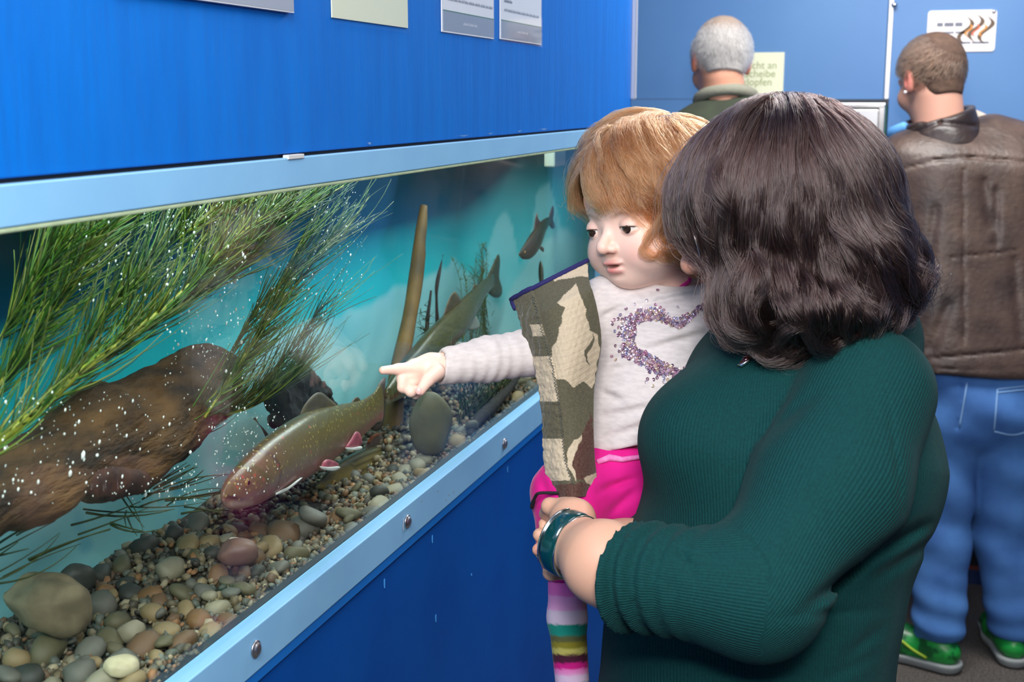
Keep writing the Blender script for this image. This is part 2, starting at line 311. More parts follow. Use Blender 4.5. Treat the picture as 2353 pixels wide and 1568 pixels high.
PEB = [('grey', stone_mat('grey_pebble', (104, 102, 92), (78, 76, 68))), ('olive', stone_mat('olive_pebble', (98, 92, 66), (72, 68, 48))), ('brown', stone_mat('brown_pebble', (112, 84, 58), (82, 62, 44))),
       ('tan', stone_mat('tan_pebble', (146, 124, 88), (112, 96, 66))), ('dark', stone_mat('dark_pebble', (62, 62, 56), (44, 46, 42))), ('pale', stone_mat('pale_pebble', (150, 142, 120), (120, 114, 94))), ('rusty', stone_mat('rusty_pebble', (128, 92, 56), (96, 70, 44)))]
SHM = []
for k in range(7):
    for j in range(3):
        v, f = stone_mesh(k * 31 + j, 2, .62); me = bpy.data.meshes.new('pebble'); me.from_pydata(v.tolist(), [], f); me.polygons.foreach_set('use_smooth', np.ones(len(f), bool)); me.materials.append(PEB[k][1]); SHM.append((k, me))
occ = []; PEBS = []
def put_pebble(x, y, s, k=None, tilt=.35, lift=.3):
    k = int(r.choice(7, p=[.24, .2, .16, .15, .13, .08, .04])) if k is None else k
    me = [m for q, m in SHM if q == k][r.integers(3)]; o = bpy.data.objects.new('pebble', me); COL.objects.link(o)
    o.scale = (s, s, s); o.rotation_euler = (r.normal(0, tilt), r.normal(0, tilt), r.uniform(0, 6.28)); z = zbed(x, y) + s * lift
    for (a, b, zz, ss) in occ:
        d = math.hypot(a - x, b - y)
        if d < (s + ss) * .8: z = max(z, zz + .55 * math.sqrt(max(0, ((s + ss) * .72) ** 2 - d * d)))
    z = min(z, zbed(x, y) + .03); o.location = (x, y, z); occ.append((x, y, z, s)); zone = 'left' if y < 1.06 else 'middle' if y < 1.5 else 'right'
    PEBS.append((o, k, s)); return o
# larger pebbles read off the photograph (px, py, radius px, colour index), resting on the bed
BIG = [(40, 1490, 38, 3), (60, 1525, 44, 4), (110, 1470, 52, 1), (150, 1440, 36, 3), (185, 1525, 44, 0), (240, 1545, 44, 5), (300, 1550, 36, 3), (275, 1515, 44, 0), (20, 1545, 30, 0), (120, 1550, 30, 5), (330, 1470, 40, 2), (350, 1380, 36, 3), (270, 1400, 40, 1), (230, 1350, 40, 0), (300, 1330, 34, 4),
       (345, 1340, 34, 6), (390, 1290, 40, 5), (430, 1245, 30, 3), (330, 1240, 34, 4), (230, 1290, 34, 4), (280, 1275, 32, 1), (380, 1430, 32, 3), (420, 1460, 36, 2), (455, 1400, 38, 6), (500, 1375, 32, 5), (470, 1340, 30, 0), (420, 1340, 34, 1), (560, 1335, 32, 1), (500, 1310, 30, 6), (560, 1270, 46, 2), (620, 1245, 34, 3), (650, 1200, 40, 2), (700, 1185, 40, 0),
       (720, 1190, 34, 0), (640, 1290, 28, 0), (680, 1255, 30, 1), (740, 1165, 24, 6), (775, 1155, 26, 6), (800, 1160, 30, 1), (825, 1185, 26, 0), (850, 1150, 28, 0), (885, 1140, 30, 5), (905, 1110, 24, 5), (920, 1085, 24, 5), (870, 1115, 26, 4), (930, 1060, 24, 5), (960, 1055, 26, 5), (975, 1035, 24, 5), (905, 925, 16, 5), (895, 945, 14, 5), (990, 1070, 22, 3), (1050, 1010, 22, 3), (1060, 985, 20, 0), (1110, 985, 22, 0), (1130, 960, 20, 1),
       (1170, 940, 18, 0), (1200, 905, 22, 3), (1190, 870, 24, 1), (1220, 880, 20, 0), (1080, 1005, 18, 2), (400, 1210, 30, 4), (450, 1190, 34, 0), (480, 1240, 28, 3), (520, 1230, 26, 5), (545, 1200, 28, 4), (600, 1200, 28, 2), (590, 1300, 24, 4), (530, 1350, 24, 0), (480, 1430, 26, 3), (520, 1400, 24, 2), (250, 1450, 38, 1), (200, 1475, 40, 0), (300, 1440, 34, 5), (360, 1500, 26, 3)]
for px, py, rp, k in BIG:
    q = PZ(px, py + rp * .3, 1.112); x = min(max(q[0], XB + .03), -.035); s = rp * np.linalg.norm(q - CAM) / F_PX * 1.05; put_pebble(x, q[1], s * .95, k)
n = len(BIG); tries = 0
while n < 292 and tries < 6000:
    tries += 1; y = .70 + 1.55 * r.random() ** 1.5; x = -r.uniform(.035, .245); s = r.uniform(.006, .0125) * (1.15 - .2 * y)
    if any(math.hypot(a - x, b - y) < (s + ss) * .62 for a, b, _, ss in occ): continue
    if x < -.14 and y < 1.02 and r.random() < .75: continue
    put_pebble(x, y, s); n += 1
# every pebble is named after the nearest landmark; the biggest of a colour there get labels of their own
LM = [('the tan boulder', PX(108, 1450, -.12)), ('the cream-white pebble', PX(280, 1530, -.05)), ('the lowest frame bolt', PX(520, 1420, -.03)), ('the white-capped stone', PX(545, 1290, -.07)), ('the trailing weed', PX(330, 1250, -.2)), ('the spotted trout\'s snout', PX(520, 1190, -.12)), ('the middle frame bolt', PX(800, 1240, -.03)), ('the grayling', PX(800, 1150, -.1)), ('the slate slab', PX(990, 1075, -.05)), ('the leaning pole', PX(890, 1010, -.2)), ('the right frame bolt', PX(1130, 1000, -.03)), ('the mossy weed', PX(1110, 980, -.18)), ('the black root', PX(1090, 1010, -.09)), ('the pale slab', PX(1170, 930, -.15))]
cl_ = {}
for o, k, sz in PEBS: cl_.setdefault((k, int(np.argmin([np.hypot(o.location[0] - b[0], o.location[1] - b[1]) for _, b in LM]))), []).append((sz, o))
for (k, m_), lst in cl_.items():
    lst.sort(key=lambda t: -t[0]); nm = PEB[k][0]; wh = LM[m_][0]
    for i, (sz, o) in enumerate(lst):
        if len(lst) == 1: tag(o, 'only %s rounded pebble lying in the gravel by %s' % (nm, wh), 'pebble')
        elif i < 4: tag(o, '%s %s rounded pebble lying in the gravel by %s' % (('largest', 'second largest', 'third largest', 'fourth largest')[i], nm, wh), 'pebble')
        else: tag(o, 'one of the smallest %s pebbles in the gravel by %s' % (nm, wh), 'pebble')
        o['group'] = 'pebbles on the tank floor' if i < 4 else 'smallest %s pebbles by %s' % (nm, wh.replace('the ', ''))
# named stones
def stone(name, label, px, py, x, rpx, seed, mat, rot=(0, 0, 0), sc=(1, 1, .8), sub=3, ang=.1, cat='stone'):
    c = PX(px, py, x); s = rpx * (-(c - CAM) @ AX_B) / F_PX; v, f = stone_mesh(seed, sub, .8, ang, 9 if name == 'boulder' else 2, .72 if name == 'boulder' else .9); m = Matrix.Rotation(rot[2], 3, 'Z') @ Matrix.Rotation(rot[1], 3, 'Y') @ Matrix.Rotation(rot[0], 3, 'X')
    v = (v * np.array(sc) * s) @ np.array(m).T + c; o = mk(name, v, f, mat, origin=c); tag(o, label, cat); return o
stone('boulder', 'large rough tan boulder at the near left end of the tank', 108, 1385, -.15, 104, 3, stone_mat('rough_tan_stone', (132, 118, 92), (88, 78, 58), 45, .85), (.3, .2, .4), (1, .9, 1.25), 4, .2)
stone('dark_stone', 'dark slate stone behind the tan boulder against the backdrop', 178, 1330, -.22, 40, 8, PEB[4][1], (0, .3, 1), (1, 1, .9))
sl = stone('slate', 'upright oval olive slate slab leaning beside the leaning pole', 990, 970, -.05, 92, 21, stone_mat('olive_slate', (102, 96, 66), (80, 78, 56), 50, .6), (0, 0, 0), (.55, .24, 1.0), 4, .02)
sl.rotation_euler = (math.radians(-6), 0, math.radians(20))
stone('pale_slab', 'pale flat stone slab standing behind the child\'s sleeve in the tank', 1160, 872, -.09, 52, 33, stone_mat('pale_slab_stone', (150, 146, 116), (120, 118, 92), 40), (0, .1, .2), (.75, .4, 1.0), 3, .05)
stone('white_capped_stone', 'reddish brown stone with a white quartz cap in the gravel', 545, 1268, -.07, 44, 12, stone_mat('reddish_stone', (116, 86, 72), (92, 68, 58), 50), (.2, 0, .5), (1, .9, .75))
wc = stone('quartz_chip', 'small white quartz chip lying on the reddish brown stone', 552, 1245, -.072, 26, 14, stone_mat('white_quartz', (214, 206, 190), (190, 180, 160), 60), (.2, .3, .5), (1.1, .5, .35))
stone('white_pebble', 'largest cream-white pebble at the bottom left beside the frame', 280, 1530, -.05, 42, 17, stone_mat('cream_stone', (196, 184, 150), (164, 150, 118), 70), (.1, .1, .9), (1, .95, .8))
# ---- driftwood by outlines
def loft(name, up, lo, xs, wf, mat, parent=None, n=40, seg=20, rough=0, rsc=60, seed=0, fishy=False):
    U = smoothline(up, n); Lw = smoothline(lo, n); X = np.interp(np.linspace(0, 1, n), np.linspace(0, 1, len(xs)), xs); W = np.interp(np.linspace(0, 1, n), np.linspace(0, 1, len(wf)), wf); V = []
    M = np.array([PX(*((U[i] + Lw[i]) / 2), X[i]) for i in range(n)]); T = np.gradient(M, axis=0); T /= np.linalg.norm(T, axis=1)[:, None]
    mid = (U + Lw) / 2; tp = np.gradient(mid, axis=0); tp /= np.linalg.norm(tp, axis=1)[:, None]
    for i in range(n):
        per = np.array([-tp[i][1], tp[i][0]]); half = abs((U[i] - Lw[i]) @ per) / 2 * (-(M[i] - CAM) @ AX_B) / F_PX
        if fishy: side = np.cross(T[i], (0, 0, 1.)); side /= np.linalg.norm(side); upv = np.cross(side, T[i]); upv *= np.sign(upv[2] + 1e-9); fc = math.hypot(per @ (upv @ AX_R, -(upv @ AX_U)), W[i] * (per @ (side @ AX_R, -(side @ AX_U)))); half = half / max(fc, .45); e1 = upv * half; e2 = side * half * W[i] * (1 if side[0] > 0 else -1)
        else: e2 = np.cross(T[i], AX_B); e2 /= np.linalg.norm(e2); e1 = np.cross(e2, T[i]) * half * W[i]; e2 = e2 * half
        for k in range(seg): t = 2 * math.pi * k / seg; V.append(M[i] + e1 * math.cos(t) + e2 * math.sin(t))
    V = np.array(V)
    if rough:
        C = V.reshape(n, seg, 3).mean(1).repeat(seg, 0); V = C + (V - C) * (1 + rough * vnoise(V, rsc, seed, 4))[:, None]
    return V, grid_faces(n, seg, True, True)
WOOD = pmat('brown_driftwood', srgb(118, 84, 44), .75, col2=srgb(40, 26, 16), vscale=26, vfac=.95, stretch=(1, .5, 1.6), bump=1.0, bscale=60, bdist=.01, detail=7)
V, Fc = loft('log', [(-160, 1120), (0, 1020), (110, 955), (200, 895), (300, 845), (400, 800), (470, 775), (525, 800), (540, 850)], [(-120, 1330), (0, 1240), (90, 1215), (190, 1150), (300, 1145), (390, 1070), (450, 1010), (490, 960), (538, 870)], [-.10, -.11, -.12, -.14, -.16], [.85, .8, .7], WOOD, n=110, seg=60, rough=.16, rsc=55, seed=2)
lg = empty('driftwood_log', V.mean(0)); tag(lg, 'thick brown driftwood log lying under the green fronds on the left', 'driftwood')
mk('trunk', V, Fc, WOOD, lg)
V, Fc = loft('knot', [(180, 1090), (240, 1068), (320, 1080), (350, 1098)], [(185, 1120), (240, 1150), (320, 1140), (350, 1110)], [-.085, -.08, -.09], [.7], WOOD, n=44, seg=32, rough=.32, rsc=120, seed=4)
mk('branch_stub', V, Fc, pmat('reddish_bark', srgb(84, 48, 34), .8, col2=srgb(40, 24, 20), vscale=40, vfac=.8, bump=.6, bscale=80, bdist=.004), lg)
POLE = pmat('olive_brown_pole', srgb(118, 88, 36), .7, col2=srgb(62, 48, 24), vscale=26, vfac=.8, stretch=(1, 1, .22), bump=.5, bscale=60, bdist=.003)
V, Fc = loft('pole', [(966, 470), (956, 520), (948, 570), (938, 640), (924, 730), (905, 810), (890, 880), (880, 960), (876, 1000)], [(982, 476), (982, 510), (978, 560), (978, 590), (972, 650), (958, 730), (945, 810), (930, 890), (928, 1000)], [-.20, -.19, -.17], [1], POLE, n=40, seg=14, rough=.05, rsc=70, seed=6)
po = mk('leaning_pole', V, Fc, POLE); tag(po, 'tall olive-brown wooden pole leaning upright in the middle of the tank', 'driftwood')
BLK = pmat('blackened_wood', srgb(34, 30, 26), .85, col2=srgb(14, 14, 14), vscale=60, vfac=.8, bump=.8, bscale=70, bdist=.006)
V, Fc = loft('t', [(1020, 582), (1010, 610), (1000, 650), (1000, 690), (1000, 745)], [(1016, 590), (1014, 620), (1008, 660), (1006, 690), (1010, 748)], [-.21], [1], BLK, n=20, seg=8, rough=.1, rsc=200)
tw = mk('black_twig', V, Fc, BLK); tag(tw, 'thin curved black twig standing right of the leaning pole', 'twig')
V, Fc = loft('t', [(988, 668), (983, 700), (978, 730), (975, 775)], [(993, 668), (990, 700), (987, 735), (986, 775)], [-.215], [1], BLK, n=14, seg=8, rough=.15, rsc=200)
tw = mk('black_twig', V, Fc, BLK); tag(tw, 'short straight black twig beside the curved black twig', 'twig')
V, Fc = loft('t', [(1190, 860), (1160, 890), (1120, 925), (1085, 960), (1070, 1000)], [(1196, 868), (1172, 905), (1135, 950), (1100, 985), (1085, 1015)], [-.055, -.03], [1], BLK, n=24, seg=10, rough=.12, rsc=120)
tw = mk('black_root', V, Fc, BLK); tag(tw, 'bent black root lying in the gravel below the child\'s sleeve', 'root')
# black ragged stump behind the brook trout
rt = empty('black_stump', PX(690, 960, -.22)); tag(rt, 'ragged black wood stump rising behind the spotted trout', 'driftwood')
for nm, u, l, rg in (('trunk', [(655, 850), (690, 846), (725, 865), (745, 900), (780, 930)], [(620, 1000), (640, 990), (680, 980), (720, 975), (760, 960)], .2), ('spike', [(682, 800), (680, 815), (681, 845), (684, 875)], [(688, 806), (689, 820), (692, 845), (698, 875)], .1), ('branch_stub', [(620, 955), (640, 940), (670, 930)], [(625, 985), (645, 985), (680, 980)], .25), ('twig', [(580, 962), (588, 968), (600, 985), (612, 1010)], [(590, 962), (596, 975), (610, 990), (625, 1010)], .1)):
    V, Fc = loft(nm, u, l, [-.215], [.5], BLK, n=60, seg=44, rough=rg * 1.6, rsc=190, seed=9); mk(nm, V, Fc, BLK, rt)
# ---- fish
def plate(name, pts, x, mat, parent, th=.0012, bend=0, colr=None):
    """a fin: outline in pixels -> thin double-sided body with its own thickness and slight bend"""
    q_ = smoothline(list(pts) + [pts[0]], 37)[:-1]; P = np.array([PX(px, py, x) for px, py in q_]); m = len(P); c = P.mean(0); V = []; out = np.array([1., 0, 0])
    rings = [1.0, .75, .4]; 
    for sgn in (1, -1):
        for q in rings:
            for p in P: V.append(c + (p - c) * q + out * (sgn * th * (.15 if q == 1 else 1) + bend * (1 - q) ** 2))
        V.append(c + out * (sgn * th + bend))
    F = []; half = 3 * m + 1
    for s in range(2):
        o = s * half
        for g in range(2):
            for i in range(m): j = (i + 1) % m; f = (o + g * m + i, o + g * m + j, o + (g + 1) * m + j, o + (g + 1) * m + i); F.append(f if s == 0 else f[::-1])
        for i in range(m): j = (i + 1) % m; f = (o + 2 * m + i, o + 2 * m + j, o + 3 * m); F.append(f if s == 0 else f[::-1])
    for i in range(m): j = (i + 1) % m; F.append((i, half + i, half + j, j))
    return mk(name, V, F, mat, parent)
def fish_mat(name, spots=None, spot_scale=90, srad=.22, lines=None):
    m = pmat(name, (1, 1, 1), .32, attr='col', col2=(.02, .02, .015), vscale=300, vfac=.25, bump=.15, bscale=500, bdist=.0006); nt = m.node_tree; N = nt.nodes; L = nt.links; b = N['Principled BSDF']; src = b.inputs['Base Color'].links[0].from_socket
    tc = N.new('ShaderNodeTexCoord')
    for col, sc, rad in (spots or []):
        vo = N.new('ShaderNodeTexVoronoi'); vo.inputs['Scale'].default_value = sc; L.new(tc.outputs['Object'], vo.inputs['Vector'])
        mr = N.new('ShaderNodeMapRange'); mr.inputs[1].default_value = rad; mr.inputs[2].default_value = rad * .6; mr.inputs[4].default_value = .75; L.new(vo.outputs['Distance'], mr.inputs[0])
        mx = N.new('ShaderNodeMix'); mx.data_type = 'RGBA'; L.new(mr.outputs[0], mx.inputs[0]); L.new(src, mx.inputs[6]); mx.inputs[7].default_value = (*col, 1); src = mx.outputs[2]
    L.new(src, b.inputs['Base Color']); return m
def fish(name, label, up, lo, xs, wf, ramp, mat, n=60, seg=28, eye=None, fins=(), headcol=None, headlen=.17, eye_r=6, mouth=None, pale=None):
    V, Fc = loft(name, up, lo, xs, wf, mat, n=n, seg=seg, fishy=True); k = np.arange(n * seg) % seg; th = 2 * np.pi * k / seg; hgt = np.cos(th); t = np.repeat(np.linspace(0, 1, n), seg)
    pos = np.array([q for q, _ in ramp]); cc = np.array([srgb(*c) for _, c in ramp]); C = np.stack([np.interp(-hgt, pos, cc[:, j]) for j in range(3)], 1)
    if headcol is not None:
        m_ = np.clip((headlen - t) / .03, 0, 1)[:, None] * .65; C = C * (1 - m_) + np.array(srgb(*headcol)) * m_
    g = np.exp(-((t - headlen - .05 * (1 - hgt ** 2)) / .006) ** 2)[:, None] * .6; C = C * (1 - g) + .02 * g
    if mouth is not None:
        mp = to_px(V); a = np.array(mouth[0]); b = np.array(mouth[1]); s = np.clip(((mp - a) @ (b - a)) / ((b - a) @ (b - a)), 0, 1); d = np.linalg.norm(mp - a - s[:, None] * (b - a), axis=1); g = np.exp(-(d / 5) ** 2)[:, None] * .85; C = C * (1 - g) + .015 * g
    if pale is not None:
        mp = to_px(V); a = np.array(pale[0]); b = np.array(pale[1]); s = np.clip(((mp - a) @ (b - a)) / ((b - a) @ (b - a)), 0, 1); d = np.linalg.norm(mp - a - s[:, None] * (b - a), axis=1); g = np.exp(-(d / 7) ** 2)[:, None] * .8; C = C * (1 - g) + np.array(srgb(190, 176, 150)) * g
    root = empty(name, V.mean(0)); tag(root, label, 'fish'); mk('body', V, Fc, mat, root, cols=C)
    for fn, pts, x, fm, *rest in fins: plate(fn, pts, x, fm, root, *(rest or [.0012]))
    if eye:
        ex, ey = eye; i0 = np.argmin(np.linalg.norm(to_px(V) - [ex, ey], axis=1) + 1000 * (V[:, 0] < V[:, 0].reshape(n, seg).mean(1).repeat(seg))); c = V[i0]
        for nm, rr, off, mm in (('eye', eye_r, .0006, EYEG), ('pupil', eye_r * .55, .0022, EYEB)):
            s = rr * np.linalg.norm(c - CAM) / F_PX; bm = bmesh.new(); bmesh.ops.create_uvsphere(bm, u_segments=14, v_segments=8, radius=1)
            v = np.array([q.co[:] for q in bm.verts]); f = [[q.index for q in g_.verts] for g_ in bm.faces]; bm.free(); mk(nm, v * np.array([.45, 1, 1]) * s + c + np.array([off, 0, 0]), f, mm, root)
    return root
EYEG = pmat('golden_fish_eye', srgb(150, 120, 66), .15); EYEB = pmat('black_fish_pupil', (.005, .005, .005), .08)
FIN_O = pmat('olive_fin', srgb(92, 82, 58), .45, col2=srgb(60, 52, 38), vscale=120, vfac=.7, stretch=(1, .3, 1)); FIN_P = pmat('pink_fin', srgb(172, 84, 100), .4, col2=srgb(120, 60, 70), vscale=90, vfac=.6); FIN_W = pmat('white_fin_edge', srgb(232, 232, 226), .4); FIN_G = pmat('grey_violet_fin', srgb(98, 84, 80), .45, col2=srgb(70, 60, 58), vscale=140, vfac=.6); FIN_R = pmat('rust_fin_edge', srgb(150, 86, 56), .5); FIN_L = pmat('pale_grey_fin', srgb(150, 158, 148), .45)
BT = fish_mat('brook_trout_skin', [(srgb(176, 160, 84), 130, .26), (srgb(190, 84, 70), 62, .16)])
fish('spotted_trout', 'large spotted trout with pink belly and white-edged fins nosing the gravel',
     [(510, 1130), (522, 1100), (560, 1052), (610, 1004), (690, 954), (770, 932), (830, 918), (866, 896), (882, 876)], [(514, 1150), (535, 1170), (590, 1160), (640, 1134), (700, 1104), (760, 1062), (810, 1022), (850, 986), (868, 976)],
     [-.075, -.085, -.10, -.12, -.14], [.5, .62, .6, .52, .4, .16], [(-1, (92, 80, 40)), (-.5, (112, 98, 54)), (0, (128, 112, 76)), (.35, (140, 108, 90)), (.62, (176, 104, 104)), (.85, (190, 130, 120)), (1, (196, 186, 170))], BT, n=130, seg=48, headcol=(116, 96, 66), headlen=.24, eye=(567, 1112), eye_r=10, mouth=((514, 1140), (560, 1150)),
     fins=[('dorsal_fin', [(688, 956), (700, 930), (722, 906), (738, 902), (752, 912), (776, 936), (740, 946)], -.117, FIN_O), ('adipose_fin', [(806, 926), (816, 914), (824, 914), (828, 922), (818, 928)], -.13, FIN_O),
           ('tail_fin', [(862, 900), (872, 880), (886, 866), (884, 900), (884, 950), (876, 985), (862, 992), (850, 984), (852, 960), (856, 920)], -.142, FIN_G, .0016), ('pectoral_fin', [(636, 1128), (660, 1108), (690, 1096), (694, 1100), (672, 1118), (640, 1136)], -.078, FIN_O), ('fin_edge', [(634, 1133), (662, 1120), (690, 1099), (693, 1101), (664, 1125), (636, 1138)], -.074, FIN_W, .001),
           ('pelvic_fin', [(742, 1062), (752, 1056), (772, 1062), (778, 1072), (756, 1078), (736, 1080)], -.082, FIN_P, .002), ('fin_edge', [(734, 1072), (756, 1074), (778, 1072), (781, 1077), (766, 1083), (742, 1080)], -.078, FIN_W, .0012), ('anal_fin', [(806, 1010), (818, 992), (828, 1000), (830, 1024), (800, 1032), (794, 1028)], -.105, FIN_P, .0018), ('fin_edge', [(793, 1029), (812, 1029), (830, 1026), (831, 1033), (812, 1036), (798, 1035)], -.102, FIN_W, .0012)], pale=((532, 1160), (578, 1158)))
GR = fish_mat('grayling_skin'); 
gN = GR.node_tree.nodes; gL = GR.node_tree.links
fish('grayling', 'bronze grayling with striped flank and golden eye under the spotted trout', [(732, 1112), (742, 1092), (765, 1070), (790, 1052), (830, 1034), (880, 1022), (925, 1010), (960, 1006)], [(734, 1122), (752, 1136), (785, 1140), (820, 1134), (860, 1118), (895, 1096), (930, 1066), (960, 1040)], [-.13, -.14, -.155, -.17], [.45, .5, .5, .3], [(-1, (84, 74, 40)), (-.3, (124, 108, 60)), (.3, (140, 122, 72)), (1, (150, 138, 100))], GR, n=60, seg=56, eye=(764, 1112), eye_r=10, headlen=.26, mouth=((736, 1126), (752, 1132)),
     fins=[('dorsal_fin', [(838, 1034), (846, 1012), (868, 998), (884, 1008), (892, 1020), (866, 1028)], -.155, FIN_G), ('fin_edge', [(844, 1016), (852, 1003), (868, 995), (873, 998), (858, 1007), (848, 1020)], -.153, FIN_R, .0012), ('pectoral_fin', [(800, 1122), (818, 1120), (826, 1132), (806, 1142)], -.125, FIN_O), ('pelvic_fin', [(852, 1110), (872, 1104), (882, 1118), (866, 1124)], -.13, FIN_R)])
for o in bpy.data.objects:   # lengthwise scale rows on the grayling's flank
    if o.parent and o.parent.name == 'grayling' and o.name.startswith('body'):
        ca = o.data.color_attributes['col']; n_, s_ = 60, 56; c = np.zeros(n_ * s_ * 4); ca.data.foreach_get('color', c); c = c.reshape(-1, 4); k = np.arange(n_ * s_) % s_; t = np.repeat(np.linspace(0, 1, n_), s_); row = (k % 3 == 0) & (t > .3); c[row, :3] *= .35; ca.data.foreach_set('color', c.ravel())
RB = fish_mat('rainbow_trout_skin', [((.012, .014, .008), 190, .42)])
fish('rainbow_trout', 'olive trout with a red side band swimming behind the child\'s hand', [(880, 900), (905, 850), (935, 815), (975, 768), (1030, 716), (1072, 680), (1105, 650), (1128, 632)], [(896, 925), (950, 895), (1000, 850), (1040, 800), (1078, 755), (1100, 715), (1118, 680), (1138, 655)], [-.14, -.16, -.18], [.5, .62, .6, .5, .2], [(-1, (66, 64, 28)), (-.4, (84, 84, 40)), (.05, (100, 96, 56)), (.25, (128, 72, 52)), (.45, (120, 116, 84)), (.75, (150, 156, 128)), (1, (170, 178, 160))], RB,
     fins=[('tail_fin', [(1112, 652), (1126, 622), (1138, 596), (1145, 583), (1149, 600), (1147, 638), (1154, 664), (1150, 682), (1136, 684), (1122, 674)], -.18, pmat('speckled_tail_fin', srgb(92, 86, 56), .5, col2=srgb(40, 40, 26), vscale=150, vfac=.8)), ('dorsal_fin', [(1018, 728), (1030, 690), (1044, 670), (1054, 680), (1058, 694), (1040, 712)], -.166, FIN_O), ('adipose_fin', [(1086, 668), (1088, 656), (1094, 654), (1098, 660), (1094, 664)], -.175, FIN_O), ('anal_fin', [(1080, 752), (1092, 728), (1098, 735), (1102, 752), (1086, 760), (1074, 758)], -.165, FIN_L), ('pelvic_fin', [(1040, 800), (1052, 786), (1064, 790), (1060, 808), (1044, 812)], -.15, FIN_L)])
DK = fish_mat('dark_fish_skin', [((.008, .008, .006), 260, .3)])
fish('dark_fish', 'small dark olive fish hovering high at the right end of the tank', [(1192, 582), (1200, 566), (1218, 540), (1238, 516), (1252, 504), (1262, 500)], [(1194, 588), (1206, 594), (1226, 588), (1243, 566), (1256, 530), (1266, 512)], [-.06, -.07, -.085], [.4, .45, .4, .2], [(-1, (40, 38, 22)), (0, (62, 56, 30)), (1, (84, 74, 44))], DK, eye=(1205, 580), eye_r=3.5,
     fins=[('tail_fin', [(1260, 506), (1264, 486), (1271, 472), (1273, 490), (1270, 505), (1275, 522), (1268, 526), (1262, 516)], -.085, FIN_G), ('dorsal_fin', [(1226, 532), (1230, 502), (1234, 488), (1237, 502), (1242, 514)], -.074, FIN_G), ('anal_fin', [(1244, 566), (1249, 570), (1249, 579), (1243, 575), (1240, 570)], -.066, FIN_G)])
fish('small_fish', 'small olive fish seen end-on below the dark fish', [(1241, 600), (1238, 610), (1237, 625), (1238, 640), (1240, 652)], [(1243, 600), (1247, 610), (1249, 625), (1249, 640), (1246, 652)], [-.08, -.07], [.9, 1, .9], [(-1, (60, 62, 34)), (1, (86, 84, 50))], DK, n=20, seg=14)
# ---- water plants
def strand(p0, p1, x0, x1, bow=0, n=7):
    t = np.linspace(0, 1, n); a = np.array(p0, float); b = np.array(p1, float); per = np.array([-(b - a)[1], (b - a)[0]]); return np.array([PX(*(a + (b - a) * q + per * bow * 4 * q * (1 - q)), x0 + (x1 - x0) * q) for q in t])
LEAF = pmat('green_needle_leaf', (1, 1, 1), .45, attr='col', spec=.4); STEM = pmat('yellow_green_stem', srgb(150, 150, 36), .5, col2=srgb(110, 120, 30), vscale=60, vfac=.6)
GR_C = [srgb(*c) for c in ((58, 104, 20), (78, 126, 26), (44, 84, 18), (104, 130, 34), (70, 96, 30), (122, 128, 44))]
def needles(name, items, parent, r=None):
    parts = []; cols = []
    for P, rad, c in items:
        v, f = tube(P, np.linspace(rad, rad * .35, len(P)), 4); parts.append((v, f)); cols.append(np.tile(c, (len(v), 1)))
    V, Fc = merge(parts); o = mk(name, V, Fc, LEAF, parent, cols=np.vstack(cols)); o['kind'] = 'stuff'; return o
def plant(name, label, stems, spec, seed, srad=.003):
    """stems: pixel polylines with x; spec: (n needles per stem, angle range deg, length range px, x spread)"""
    q = np.random.default_rng(seed); p0 = PX(*stems[0][0][0], stems[0][1]); root = empty(name, p0); tag(root, label, 'plant')
    items = []
    for pts, x, sr in stems:
        S = smoothline(pts, 40); P = np.array([PX(*s, x) for s in S]); v, f = tube(P, np.linspace(sr, sr * .4, 40), 7); mk('stem', v, f, STEM, root)
        n, a0, a1, l0, l1, dx, side = spec
        for i in range(n):
            s = S[int(q.uniform(0, .97) * 40)]; ang = math.radians(q.uniform(a0, a1)); ln = q.uniform(l0, l1); e = s + ln * np.array([math.cos(ang), -math.sin(ang)]); xe = float(np.clip(x + q.normal(0, dx), -.245, -.02))
            items.append((strand(s, e, x, xe, q.normal(.02, .04)), q.uniform(.0005, .0011), np.array(GR_C[q.integers(6)]) * q.uniform(.35, .9)))
    needles('needle_leaf', items, root); return root
plant('water_milfoil', 'bushy bright green needle-leaved water plant filling the upper left of the tank', [([(-120, 1100), (-20, 1025), (80, 950), (170, 868), (260, 800), (400, 690), (520, 570), (640, 470)], -.06, .0042), ([(-60, 960), (60, 800), (160, 640), (240, 520)], -.12, .002), ([(120, 910), (260, 700), (420, 540), (620, 440)], -.10, .002), ([(240, 830), (380, 720), (520, 640), (680, 470)], -.08, .0022), ([(0, 780), (80, 640), (150, 540)], -.14, .0016)], (260, 26, 82, 90, 310, .06, 0), 3)
plant('water_milfoil', 'arching olive-green needle plant fanning right towards the black stump', [([(380, 1010), (500, 900), (600, 760), (690, 640), (770, 530)], -.10, .0016), ([(430, 1020), (560, 930), (660, 820), (740, 700)], -.13, .0014), ([(400, 700), (520, 600), (640, 520), (800, 420)], -.09, .0018), ([(500, 960), (590, 930), (690, 860)], -.12, .0012), ([(470, 960), (560, 820), (640, 660), (700, 540)], -.08, .0014), ([(480, 900), (600, 700), (760, 560)], -.12, .0014)], (120, 30, 68, 70, 230, .03, 0), 8)
q = np.random.default_rng(12); items = []; root = empty('trailing_weed', PX(330, 1200, -.12)); tag(root, 'thin dark trailing weed stems crossing below the driftwood log', 'plant')
